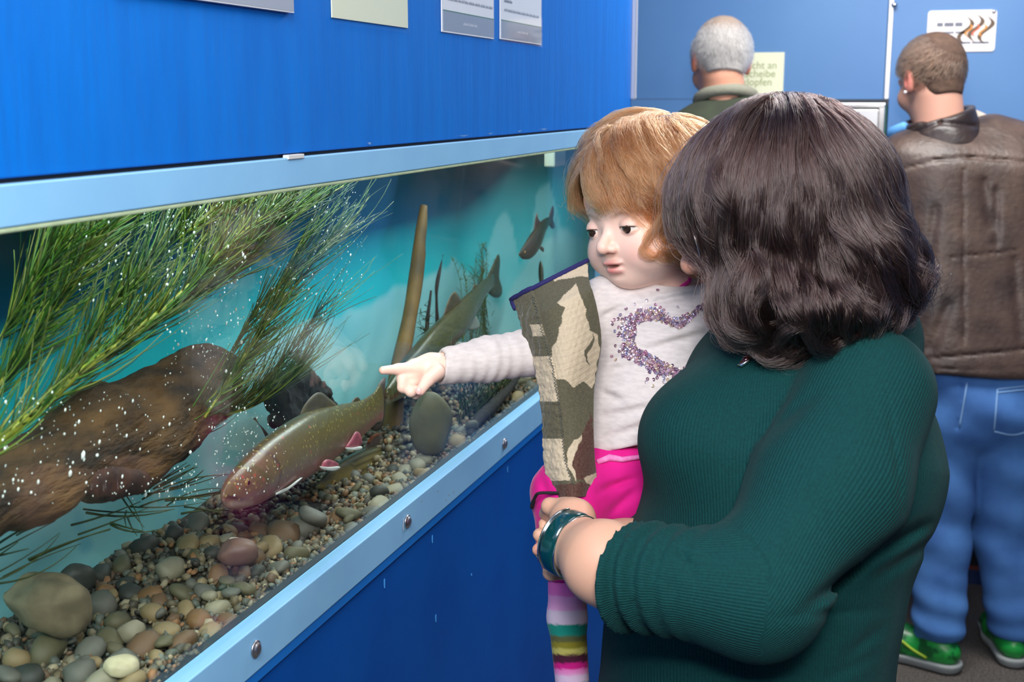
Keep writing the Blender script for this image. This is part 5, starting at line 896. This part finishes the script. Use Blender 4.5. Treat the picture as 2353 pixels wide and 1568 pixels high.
# strands stop at the brow line and never cross the face
ends_ = q.normal(0, .004, len(pc))
for k in range(1, pc.shape[1]):
    l = CH.loc(pc[:, k]); side = l[:, 0] > .045; lim = np.where(side & (l[:, 2] < .05), -.045, .020 + ends_ + .005 * np.sin(l[:, 0] * 90) + .25 * np.clip(l[:, 0] - .02, 0, 1) * 0); bad = (l[:, 2] > .018) & (l[:, 1] < lim) & (l[:, 0] > -.09); pc[bad, k] = pc[bad, k - 1] + (pc[bad, k - 1] - pc[bad, max(0, k - 2)]) * .05
# loose curls in front of the ear
q = np.random.default_rng(9); sc_ = []
for k in range(26):
    dx, dy, ph = q.normal(0, 14), q.normal(0, 9), q.uniform(-.6, .6); d0 = 1.487 + q.normal(0, .004); tip = q.uniform(.6, 1.1)
    Gk = smoothline([D(1585 + dx, 400 + dy, 1.50), D(1568 + dx, 450 + dy, d0), D(1548 + dx, 500 + dy, d0 - .002), D(1522 + dx, 540 + dy, d0), D(1508 + dx, 562 + dy, d0 + .002), D(1512 + dx + 10 * tip, 582 + dy * .6, d0 + .002), D(1530 + dx + 14 * tip, 586 + dy * .5, d0 + .004), D(1540 + dx + 12 * tip, 572 + dy * .5, d0 + .006)], pc.shape[1])
    for j in range(60): o_ = q.normal(0, .0034, 3); t_ = np.linspace(0, 1, pc.shape[1])[:, None]; sc_.append(Gk + o_ * (1.1 - .5 * t_) + q.normal(0, .0005, Gk.shape))
fly = []
for k in range(420):
    i0 = q.integers(len(pc)); P = pc[i0].copy(); t_ = np.linspace(0, 1, len(P))[:, None]; out = (P[len(P) // 2] - CH.w((0, .03, -.01))); out /= np.linalg.norm(out); fly.append(P + out * q.uniform(.002, .014) * t_ ** 1.5 + q.normal(0, .003, 3) * t_ + .003 * np.sin(t_ * q.uniform(4, 12) + q.uniform(0, 6)) * np.cross(out, AX_B))
pc = np.concatenate([pc, np.array(sc_), np.array(fly)]); hair_curves('hair', pc, .00025, .0001, KHAIR, kid)
# ================================================================== the two men at the far wall
LEATHER = pmat('worn_brown_leather', srgb(88, 70, 60), .45, col2=srgb(44, 34, 31), vscale=11, vfac=.95, thresh=(.3, .7), bump=.45, bscale=70, bdist=.004, detail=8, spec=.5)
DENIM = pmat('blue_denim', srgb(76, 128, 190), .85, col2=srgb(40, 82, 142), vscale=7, vfac=.85, thresh=(.3, .7), bump=.25, bscale=260, bdist=.001)
def lines_warp(specs, sg=1):
    def f(P):
        e = to_px(P); out = np.zeros(len(P))
        for a, b, wd, am in specs:
            a = np.array(a, float); b = np.array(b, float); s = np.clip(((e - a) @ (b - a)) / ((b - a) @ (b - a)), 0, 1); d = np.linalg.norm(e - a - s[:, None] * (b - a), axis=1); out += am * np.exp(-(d / wd) ** 2)
        return out
    return f
dM = 3.56
MH = Frame(2140, 184, dM, 166, 8, -3, 1.08)
ms = adult_head(MH, Solid()); ms.u(conew(MH.w((0, -.05, -.025)), .062, D(2160, 330, dM), .07), .03)
# one body: trunk, arms, hands, legs
ankL = PZ(2150, 1528, 0.0); ankR = PZ(2322, 1516, 0.0); hipL = D(2180, 930, dM); hipR = D(2285, 930, dM)
mb = Solid().u(cone((2165, 440, dM), 90, (2175, 850, dM), 85)).u(cone((2300, 440, dM), 90, (2290, 850, dM), 85), .1)
for h_, a_ in ((hipL, ankL), (hipR, ankR)): kn = (h_ + a_) / 2 + np.array([0, .03, 0]); mb.u(conew(h_, .085, kn, .06), .03).u(conew(kn, .06, a_ + (0, 0, .09), .042), .02)
for x0, x1, x2 in ((2075, 2030, 2060), (2385, 2430, 2420)): mb.u(cone((x0, 380, dM), 48, (x1, 620, dM), 40), .04).u(cone((x1, 620, dM), 40, (x2, 760, dM - .2 + .35), 28), .03); h0 = D(x2, 760, dM + .15); mb.u(ell(h0 + (0, .07, -.01), (.045, .05, .02)), .02); [mb.u(conew(h0 + (.02 * (k - 1.5), .10, -.01), .010, h0 + (.022 * (k - 1.5), .165, -.045), .008), .006) for k in range(4)]; mb.u(conew(h0 + (.04, .06, 0), .012, h0 + (.06, .12, -.02), .009), .006)
V, Q = join_meshes([solid_mesh(ms, .005), solid_mesh(mb, .012)]); MO = np.array([*((ankL + ankR) / 2)[:2], 0]); L_ = MH.loc(V)
C = np.tile(np.array(srgb(216, 164, 142)), (len(V), 1)); C = blend(C, .8 * np.exp(-(((L_ - [.08, -.006, -.012]) / [.012, .034, .024]) ** 2).sum(1)), srgb(232, 120, 112)); C = blend(C, .35 * ((L_[:, 1] < -.02) & (L_[:, 2] > .0)), srgb(190, 140, 118))
man = mk('person', V, Q, SKIN, origin=MO, cols=C); tag(man, 'short-haired man in a worn brown leather jacket and jeans, seen from behind', 'person')
def short_hair(Fm, okf, n, length, col, nm, parent, org, seed, capcol, down=(0, -1, -.3), rad=.0007):
    q = np.random.default_rng(seed); cap = Solid().u(Fm.el((0, .03, -.015), (.0775, .0885, .0975))).u(Fm.el((0, -.035, -.055), (.05, .05, .035)), .02); cap.warp(lambda P: .0012 * vnoise(P, 160, seed, 2))
    for a in okf[1]: cap.cut(a, .003)
    V, Q = solid_mesh(cap, .004); cp = mk('hair', V, Q, capcol, parent, origin=org); l = scalp_roots(Fm, n, (0, .03, -.015), (.077, .088, .097), okf[0], q); R_ = Fm.w(l); nr = (l - [0, .03, -.015]) / [.077 ** 2, .088 ** 2, .097 ** 2]; nr /= np.linalg.norm(nr, axis=1)[:, None]
    d = nr * .45 + np.array(down) * .9; d /= np.linalg.norm(d, axis=1)[:, None]; d = d @ Fm.M; t = np.linspace(0, 1, 4)[None, :, None]; P = R_[:, None, :] + d[:, None, :] * t * length * Fm.k + q.normal(0, .0015, (n, 1, 3)) * t; hair_curves('hair_strands', P, rad, rad * .4, hair_mat(nm, col, .35, .45, .35), parent)
okm = lambda l: l[1] > .005 + .9 * max(0, l[2] - .005) or (l[2] < -.02 and l[1] > -.075)
short_hair(MH, (okm, [MH.ha((0, .0, .01), (0, -.72, .70)), MH.ha((0, -.066, -.05), (0, -1, -.15))]), 9000, .014, srgb(96, 70, 54), 'short_brown_hair', man, MO, 3, pmat('short_brown_hair_base', srgb(88, 66, 52), .85, col2=srgb(60, 44, 36), vscale=60, vfac=.6, bump=.5, bscale=220, bdist=.002), (.2, -.5, .6))
jk = Solid().u(cone((2150, 420, dM), 118, (2165, 835, dM), 110)).u(cone((2310, 420, dM), 118, (2300, 835, dM), 110), .12).u(cone((2085, 372, dM), 66, (2160, 325, dM), 58), .06).u(cone((2375, 362, dM), 66, (2280, 322, dM), 58), .06)
for x0, x1, x2 in ((2075, 2030, 2060), (2385, 2432, 2420)): jk.u(cone((x0, 385, dM), 68, (x1, 620, dM), 56), .03).u(cone((x1, 620, dM), 56, (x2, 750, dM + .14), 44), .02)
jk.cut(half(D(2240, 866, dM), -AX_U - .06 * AX_R), .006).sub(conew(MH.w((0, -.05, -.025)), .064, D(2160, 300, dM), .066), .01)
jk.warp(lines_warp([((2060, 392), (2150, 368), 3.5, .006), ((2150, 368), (2230, 362), 3.5, .006), ((2230, 362), (2400, 376), 3.5, .006), ((2213, 390), (2216, 790), 3, .005), ((2185, 592), (2335, 576), 3, .004), ((2120, 826), (2400, 800), 3.5, .006), ((2120, 850), (2400, 846), 3, .003), ((2260, 420), (2275, 520), 12, .008), ((2290, 440), (2290, 560), 9, .006), ((2150, 480), (2130, 640), 12, .006), ((2180, 700), (2140, 800), 14, .007), ((2330, 600), (2345, 800), 12, .007)])).warp(lambda P: .004 * vnoise(P, 18, 6, 3)); mk('leather_jacket', *solid_mesh(jk, .0065), LEATHER, man, origin=MO)
nb = D(2160, 292, dM); cl_ = Solid().u(conew(D(2165, 345, dM), .118, D(2158, 262, dM), .098)).sub(conew(D(2160, 345, dM), .074, D(2152, 240, dM), .078), .004).cut(half(D(2160, 262, dM), AX_U - .28 * AX_R + .22 * AX_B), .008).warp(lines_warp([((2070, 318), (2160, 282), 5, .006), ((2160, 282), (2240, 290), 5, .006), ((2075, 304), (2150, 272), 3, .004)])).warp(lambda P: .003 * vnoise(P, 40, 3, 2))
mk('collar', *solid_mesh(cl_, .005), pmat('dark_brown_collar_leather', srgb(58, 46, 42), .38, col2=srgb(34, 28, 28), vscale=14, vfac=.8, bump=.4, bscale=60, bdist=.004), man, origin=MO)
mk('shirt_collar', *tube(np.array([nb + AX_R * -.105 + AX_U * .0 + AX_B * .02, nb + AX_R * -.122 + AX_U * -.012 - AX_B * .03, nb + AX_R * -.11 - AX_U * .03 - AX_B * .08]), [.012, .02, .018], 10), pmat('light_blue_shirt', srgb(88, 150, 210), .8), man, origin=MO)
mk('beige_bundle', *tube(smoothline([D(2205, 262, dM + .06), D(2240, 272, dM + .08), D(2275, 290, dM + .07), D(2310, 312, dM + .05)], 16), [.02] * 4 + [.024] * 8 + [.018] * 4, 12), pmat('beige_bundle_cloth', srgb(206, 190, 176), .9), man, origin=MO)  # made-up beige roll for an unidentified pale shape beyond his shoulder
mk('earring', *sphere(MH.w((.0835, -.034, -.004)), .0045, np.eye(3)), pmat('white_earring', srgb(236, 232, 232), .2), man, origin=MO)
jn = Solid().u(cone((2190, 860, dM), 96, (2200, 940, dM), 96)).u(cone((2290, 860, dM), 96, (2285, 940, dM), 100), .08)
for h_, a_, r0, r1 in ((hipL, ankL, .100, .078), (hipR, ankR, .108, .082)): kn = (h_ + a_) / 2 + np.array([0, .02, 0]); jn.u(conew(h_, r0, kn, r1), .015).u(conew(kn, r1, a_ + (0, .0, .12), .073), .02)
def denim_folds(P): z = P[:, 2]; k = np.clip((.34 - z) / .22, 0, 1); return .007 * k * np.sin(z / .07 * 6.28 + 16 * (P[:, 0]) + 5 * vnoise(P, 8, 2, 2)) * (.5 + .5 * vnoise(P, 12, 7, 2)) + .004 * np.sin(z / .16 * 6.28 + 22 * P[:, 0] + 3 * vnoise(P, 7, 4, 2)) * (1 - k) + .002 * vnoise(P, 30, 3, 2)
jn.cut(half((0, 0, .085), (0, 0, -1)), .006).warp(denim_folds).warp(lines_warp([((2216, 862), (2200, 985), 3, .006)])); je = mk('jeans', *solid_mesh(jn, .0065), DENIM, man, origin=MO)
THR = pmat('pale_denim_thread', srgb(130, 170, 210), .8)
for pts in (((2292, 895), (2353, 888), (2380, 886)), ((2292, 903), (2353, 896), (2380, 894)), ((2292, 895), (2288, 950), (2284, 992)), ((2284, 992), (2330, 1000), (2380, 985)), ((2222, 880), (2214, 930), (2205, 980))):
    P = [march(jn, *q_, 3.0, 4.0)[0] for q_ in smoothline(pts, 12)]; P = np.array([p_ for p_ in P if p_ is not None]); mk('seam', *tube(P, .0022, 5), THR, je)
GRN = pmat('green_sneaker', srgb(30, 150, 62), .35, col2=srgb(14, 84, 40), vscale=22, vfac=.9, thresh=(.48, .54)); SOLE = pmat('grey_rubber_sole', srgb(140, 146, 144), .7); YEL = pmat('yellow_green_stripe', srgb(160, 190, 40), .5)
for heel, toe in ((PZ(2172, 1540, 0), PZ(2030, 1500, 0)), (PZ(2325, 1526, 0), PZ(2290, 1470, 0))):
    d = toe - heel; d = d / np.linalg.norm(d); toe = heel + d * .26; sr = Solid().u(conew(heel + (0, 0, .055), .04, heel + d * .14 + (0, 0, .055), .046)).u(conew(heel + d * .14 + (0, 0, .05), .046, toe - d * .04 + (0, 0, .032), .040), .03).u(conew(heel + d * .03 + (0, 0, .06), .038, heel + d * .04 + (0, 0, .11), .042), .02).cut(half((0, 0, .02), (0, 0, -1)), .004).cut(half((0, 0, .125), (0, 0, 1)), .004); sk = mk('sneaker', *solid_mesh(sr, .004), GRN, man, origin=MO)
    so = Solid().u(conew(heel + (0, 0, .03), .047, heel + d * .14 + (0, 0, .03), .05)).u(conew(heel + d * .14 + (0, 0, .03), .05, toe - d * .04 + (0, 0, .03), .044), .02).cut(half((0, 0, 0.002), (0, 0, -1)), .004).cut(half((0, 0, .03), (0, 0, 1)), .006); mk('sole', *solid_mesh(so, .005), SOLE, sk)
    s_ = np.cross(d, (0, 0, 1.)); s_ *= np.sign(s_ @ AX_B); mk('stripe', *tube(smoothline([heel + d * .04 + s_ * .043 + (0, 0, .04), heel + d * .08 + s_ * .047 + (0, 0, .055), heel + d * .12 + s_ * .045 + (0, 0, .075)], 12), .004, 6), YEL, sk)
# ---- older grey-haired man
dO = 3.80
OH = Frame(1655, 142, dO, 176, 6, 2, 1.10)
os_ = adult_head(OH, Solid()); os_.u(conew(OH.w((0, -.05, -.025)), .060, D(1668, 250, dO), .068), .03)
ob = Solid().u(cone((1640, 330, dO), 75, (1650, 760, dO), 70)).u(cone((1720, 330, dO), 75, (1715, 760, dO), 70), .1); oc = D(1682, 700, dO); hz = .95
for sx in (-.09, .09): ob.u(conew((oc[0] + sx, oc[1], hz), .085, (oc[0] + sx, oc[1], .5), .06), .03).u(conew((oc[0] + sx, oc[1], .5), .06, (oc[0] + sx, oc[1], .08), .04), .02)
V, Q = join_meshes([solid_mesh(os_, .005), solid_mesh(ob, .014)]); OO = np.array([oc[0], oc[1], 0.]); L_ = OH.loc(V); C = np.tile(np.array(srgb(220, 160, 132)), (len(V), 1))
for s in (-1, 1): C = blend(C, .8 * np.exp(-(((L_ - [s * .08, -.006, -.012]) / [.014, .034, .026]) ** 2).sum(1)), srgb(232, 122, 92))
old = mk('person', V, Q, SKIN, origin=OO, cols=C); tag(old, 'grey-haired older man in a dark olive jacket facing the far wall', 'person')
oko = lambda l: (l[1] > -.02 + 1.0 * max(0, l[2] - .01) and l[1] < .062) or (l[2] < -.03 and l[1] > -.055)
GH = pmat('grey_hair_base', srgb(168, 164, 160), .85, col2=srgb(140, 128, 118), vscale=26, vfac=.5, bump=.4, bscale=200, bdist=.002)
short_hair(OH, (oko, [OH.ha((0, -.005, .01), (0, -.72, .70)), OH.ha((0, -.052, -.05), (0, -1, -.1))]), 7000, .016, srgb(190, 186, 182), 'short_grey_hair', old, OO, 5, GH, (0, -.9, -.1))
me_ = [c for c in old.children if c.name.startswith('hair') and c.type == 'MESH'][0]; Lh_ = OH.loc(np.array([v.co[:] for v in me_.data.vertices]) + OO); cc = np.tile(np.array(srgb(178, 174, 170)), (len(Lh_), 1)); cc = blend(cc, .85 * np.clip((Lh_[:, 1] - .048) / .03, 0, 1), srgb(150, 128, 110)); a = me_.data.color_attributes.new('col', 'FLOAT_COLOR', 'POINT'); c4 = np.ones((len(cc), 4)); c4[:, :3] = cc; a.data.foreach_set('color', c4.ravel()); me_.data.materials.clear(); me_.data.materials.append(pmat('thinning_grey_hair', (1, 1, 1), .8, attr='col', bump=.4, bscale=220, bdist=.002))
OLJ = pmat('dark_olive_jacket_cloth', srgb(58, 66, 50), .9, col2=srgb(44, 50, 40), vscale=14, vfac=.6, bump=.2, bscale=120, bdist=.002)
oj = Solid().u(cone((1630, 340, dO), 95, (1645, 760, dO), 90)).u(cone((1735, 340, dO), 95, (1725, 760, dO), 90), .12).u(cone((1580, 318, dO), 52, (1665, 258, dO), 44), .06).u(cone((1790, 315, dO), 52, (1700, 255, dO), 44), .06)
for x0, x1 in ((1560, 1545), (1805, 1830)): oj.u(cone((x0, 335, dO), 52, (x1, 560, dO), 46), .03).u(cone((x1, 560, dO), 46, (x1 + (30 if x1 < 1600 else -30), 640, dO + .22), 36), .02)
oj.cut(half((0, 0, .82), (0, 0, -1)), .006).sub(conew(OH.w((0, -.05, -.025)), .064, D(1668, 222, dO), .066), .01).warp(lambda P: .004 * vnoise(P, 16, 6, 3)); mk('jacket', *solid_mesh(oj, .009), OLJ, old, origin=OO)
nb = D(1668, 228, dO); P = np.array([nb + AX_R * .082 * math.cos(t) + AX_B * .078 * math.sin(t) + AX_U * (.014 * math.sin(t)) for t in np.linspace(0, 2 * np.pi, 41)]); mk('knit_collar', *tube(P, .018, 10), pmat('grey_knit_collar', srgb(140, 140, 124), .95, bump=.6, bscale=160, bdist=.003), old, origin=OO)
ot = Solid().u(conew((oc[0] - .06, oc[1], .95), .12, (oc[0] - .09, oc[1], .5), .085)).u(conew((oc[0] + .06, oc[1], .95), .12, (oc[0] + .09, oc[1], .5), .085), .03)
for sx in (-.09, .09): ot.u(conew((oc[0] + sx, oc[1], .5), .085, (oc[0] + sx, oc[1], .1), .066), .02)
ot.cut(half((0, 0, .06), (0, 0, -1)), .004); mk('trousers', *solid_mesh(ot, .012), pmat('dark_grey_trousers', srgb(40, 42, 46), .9), old, origin=OO)
for sx in (-.09, .09): s_ = Solid().u(conew((oc[0] + sx, oc[1] - .05, .045), .045, (oc[0] + sx, oc[1] + .14, .04), .04)).cut(half((0, 0, .002), (0, 0, -1)), .003); mk('shoe', *solid_mesh(s_, .008), MATS['black_leather_shoe'], old, origin=OO)
# ================================================================== notices
WHITE = pmat('white_paper', srgb(238, 240, 242), .5); YELP = pmat('pale_yellow_paper', srgb(232, 236, 206), .5); GREYB = pmat('grey_footer_print', srgb(150, 160, 176), .5); INK = pmat('grey_ink', srgb(120, 124, 136), .6); INKB = pmat('dark_ink', srgb(70, 76, 92), .6); GREENL = pmat('green_rule', srgb(90, 130, 110), .6); PALE = pmat('white_ink', srgb(222, 228, 236), .6)
PHOTO = pmat('printed_photo', srgb(150, 160, 90), .4, col2=srgb(70, 84, 60), vscale=26, vfac=.9, detail=6); PHOTO2 = pmat('printed_photo_dark', srgb(130, 116, 130), .4, col2=srgb(60, 70, 80), vscale=30, vfac=.9)
SLEEVE = thin_glass('clear_plastic_sleeve', (.98, .99, 1), .05, 1.12)
def words_row(parent, x, y0, z, h, widths, mat, gap=.0022):
    """a line of print too small to read: one bar per word with ragged letter tops"""
    y = y0; parts = []
    for w_ in widths:
        n = max(2, int(w_ / .0022)); 
        for k in range(n):
            hh = h * (.62 if (k * 7 + int(w_ * 1e4)) % 3 else 1.0); a = y + k * w_ / n; b = a + w_ / n * .62; parts.append((np.array([(x, a, z), (x, b, z), (x, b, z + hh), (x, a, z + hh)]), [(0, 1, 2, 3)]))
        y += w_ + gap
    V, F = merge(parts); o = mk('print_line', V, F, mat, parent, smooth=False); o['kind'] = 'stuff'; return o
def notice(name, label, px0, px1, pyb, hgt, cat='notice', paper=WHITE, photo=None, photo_z=None):
    ya = PX(px0, pyb[0], .002)[1]; a = PX(px0, pyb[0], .002); b = PX(px1, pyb[1], .002); z0 = (a[2] + b[2]) / 2; root = empty(name, (.002, (a[1] + b[1]) / 2, z0)); tag(root, label, cat); box('sheet', .0006, .0018, a[1], b[1], z0, z0 + hgt, paper, root); return root, a[1], b[1], z0
R_ = random.Random(4)
for nm, lab, p0, p1, yb, ph, pz in (('information_sheet', 'white information sheet with grey footer, left of the pair at upper right', 1016, 1135, (75, 88), PHOTO2, .155), ('information_sheet', 'white information sheet with a green photo, nearest the corner strip', 1150, 1244, (92, 101), PHOTO, .105)):
    root, y0, y1, z0 = notice(nm, lab, p0, p1, yb, .297); w_ = y1 - y0
    box('footer', .0018, .0021, y0 + .004, y1, z0 + .002, z0 + .026, GREYB, root); box('rule', .0018, .00215, y0 + .004, y1, z0 + .026, z0 + .0275, GREENL, root); words_row(root, .0023, y0 + w_ * .38, z0 + .012, .004, [.022, .018, .012], PALE)
    box('photo', .0018, .0021, y0 + (.09 if ph is PHOTO2 else .004), y1 - .002, z0 + pz, z0 + .29, ph, root)
    zt = z0 + .04
    for k, (bold, tot) in enumerate(((0, .86), (1, .18), (0, .42), (1, .1), (0, .34), (0, .84), (1, .14))):
        if zt > z0 + pz - .012: break
        ws = []
        while sum(ws) < tot * w_ * .85: ws.append(R_.uniform(.008, .024))
        words_row(root, .0023, y0 + .018, zt, .0046 if bold else .004, ws if not bold else [tot * w_], INKB if bold else INK); zt += .0125 if not bold else .0165
    box('plastic_sleeve', .0026, .0030, y0 - .004, y1 + .002, z0 - .003, z0 + .30, SLEEVE, root)
root, y0, y1, z0 = notice('yellow_notice', 'blank pale yellow sheet in a clear sleeve on the left wall', 764, 938, (43, 62), .297, paper=YELP); box('plastic_sleeve', .0026, .0030, y0 - .004, y1 + .003, z0 - .006, z0 + .30, SLEEVE, root)
a = PX(250, -40, .002); b = PX(667, 30, .002); root = empty('information_board', (.002, (a[1] + b[1]) / 2, b[2])); tag(root, 'large information board with grey footer at the top left edge', 'notice'); box('sheet', .0006, .006, a[1], b[1], b[2], b[2] + .42, WHITE, root); box('footer', .006, .0063, a[1], b[1] - .0005, b[2] + .001, b[2] + .024, GREYB, root); words_row(root, .0066, PX(480, 0, .006)[1], b[2] + .009, .007, [.012, .022, .02, .012], PALE)
# far signs, with their words
def text_mesh(name, body, size, org, ux, uz, mat, parent, bold=False):
    cu = bpy.data.curves.new(name, 'FONT'); cu.body = body; cu.size = size; cu.extrude = .0004; o = bpy.data.objects.new(name, cu); COL.objects.link(o); dg = bpy.context.evaluated_depsgraph_get(); me = bpy.data.meshes.new_from_object(o.evaluated_get(dg)); bpy.data.objects.remove(o); n = len(me.vertices); c = np.zeros(n * 3); me.vertices.foreach_get('co', c); c = c.reshape(-1, 3); V = np.asarray(org) + c[:, :1] * np.asarray(ux) + c[:, 1:2] * np.asarray(uz) + c[:, 2:] * np.cross(ux, uz); Fc = [list(p.vertices) for p in me.polygons]; bpy.data.meshes.remove(me); return mk(name, V, Fc, mat, parent, smooth=False)
a = PY(1690, 125, YF); b = PY(1803, 120, YF); root = empty('yellow_sign', (a[0], YF - .002, b[2] - .2)); tag(root, 'pale yellow paper sign on the far wall beside the grey-haired man', 'sign'); y1_ = YF - .0022; zt = b[2]; box('sheet', b[0] - .21, b[0], YF - .002, YF - .0006, zt - .148, zt, YELP, root)
for k, s in enumerate(('nicht an', 'Scheibe', 'klopfen')): text_mesh('lettering', s, .033, (b[0] - .128 if k != 2 else b[0] - .135, y1_, zt - .052 - k * .027), (1, 0, 0), (0, 0, 1), pmat('olive_ink', srgb(150, 160, 110), .6) if k == 0 else MATS['olive_ink'], root)
a = PY(2133, 25, YF); b = PY(2285, 118, YF); cw = (a + b) / 2; SG = pmat('white_sign_enamel', srgb(236, 230, 228), .25); bm = bmesh.new(); root = empty('flame_sign', cw); tag(root, 'white rounded sign with a brown and orange flame emblem above the leather-jacketed man', 'sign')
w2, h2, rr_ = (b[0] - a[0]) / 2, (a[2] - b[2]) / 2, .01; pts = [(cw[0] + sx * (w2 - rr_) + rr_ * math.cos(t), cw[2] + sz * (h2 - rr_) + rr_ * math.sin(t)) for sx, sz, t0 in ((1, 1, 0), (-1, 1, math.pi / 2), (-1, -1, math.pi), (1, -1, 1.5 * math.pi)) for t in np.linspace(t0, t0 + math.pi / 2, 6)]; n = len(pts); V = [(x, YF - .004, z) for x, z in pts] + [(x, YF - .0005, z) for x, z in pts]; mk('plate', V, [tuple(range(n - 1, -1, -1)), tuple(range(n, 2 * n))] + [(i, (i + 1) % n, n + (i + 1) % n, n + i) for i in range(n)], SG, root, smooth=False)
BRF = pmat('brown_flame_ink', srgb(104, 84, 66), .6); ORF = pmat('orange_flame_ink', srgb(226, 150, 70), .6); REF = pmat('red_flame_ink', srgb(214, 110, 80), .6)
def flame(cx_, cz, s, mat, flip=1):
    t = np.linspace(0, 1, 14); xs_f = cx_ + flip * s * .22 * np.sin(t * 2 * np.pi) ; zs = cz + s * (t - .5); wd = s * .09 * np.sin(np.pi * t) ** .8 + .0004; V = []; 
    for x, z, w_ in zip(xs_f, zs, wd): V += [(x - w_, YF - .0046, z), (x + w_, YF - .0046, z)]
    return V
for k, dx in enumerate((-.030, 0, .030)): mk('flame_emblem', flame(cw[0] + w2 * .42 + dx, cw[2] + h2 * .12 - abs(dx) * .2, .085, BRF, -1 if k < 3 else 1), grid_faces(14, 2), BRF, root); mk('flame_core', [(x, y - .0003, z) for x, y, z in flame(cw[0] + w2 * .42 + dx * .7, cw[2] + h2 * .02, .042, ORF, -1)], grid_faces(14, 2), ORF if k != 1 else REF, root)
words_row_far = lambda x0, z, h, ws, m: [box('print_word', x0 + sum(ws[:i]) + i * .004, x0 + sum(ws[:i]) + i * .004 + w_, YF - .0046, YF - .004, z, z + h, m, root) for i, w_ in enumerate(ws)]
words_row_far(cw[0] - w2 * .72, cw[2] + h2 * .22, .012, [.018, .028, .022], INK); words_row_far(cw[0] - w2 * .7, cw[2] - h2 * .12, .006, [.05, .03], INK); words_row_far(cw[0] - w2 * .1, cw[2] - h2 * .62, .006, [.04, .05], INK)
mk('screw_cap', *sphere(np.array([cw[0] + w2 - .01, YF - .006, cw[2] + h2 - .006]), .006, np.eye(3)), CHROME, root); mk('lamp_reflector', *sphere(np.array([PY(2055, 12, YF)[0], YF - .012, PY(2055, 12, YF)[2]]), .01, np.eye(3)), CHROME, fw)
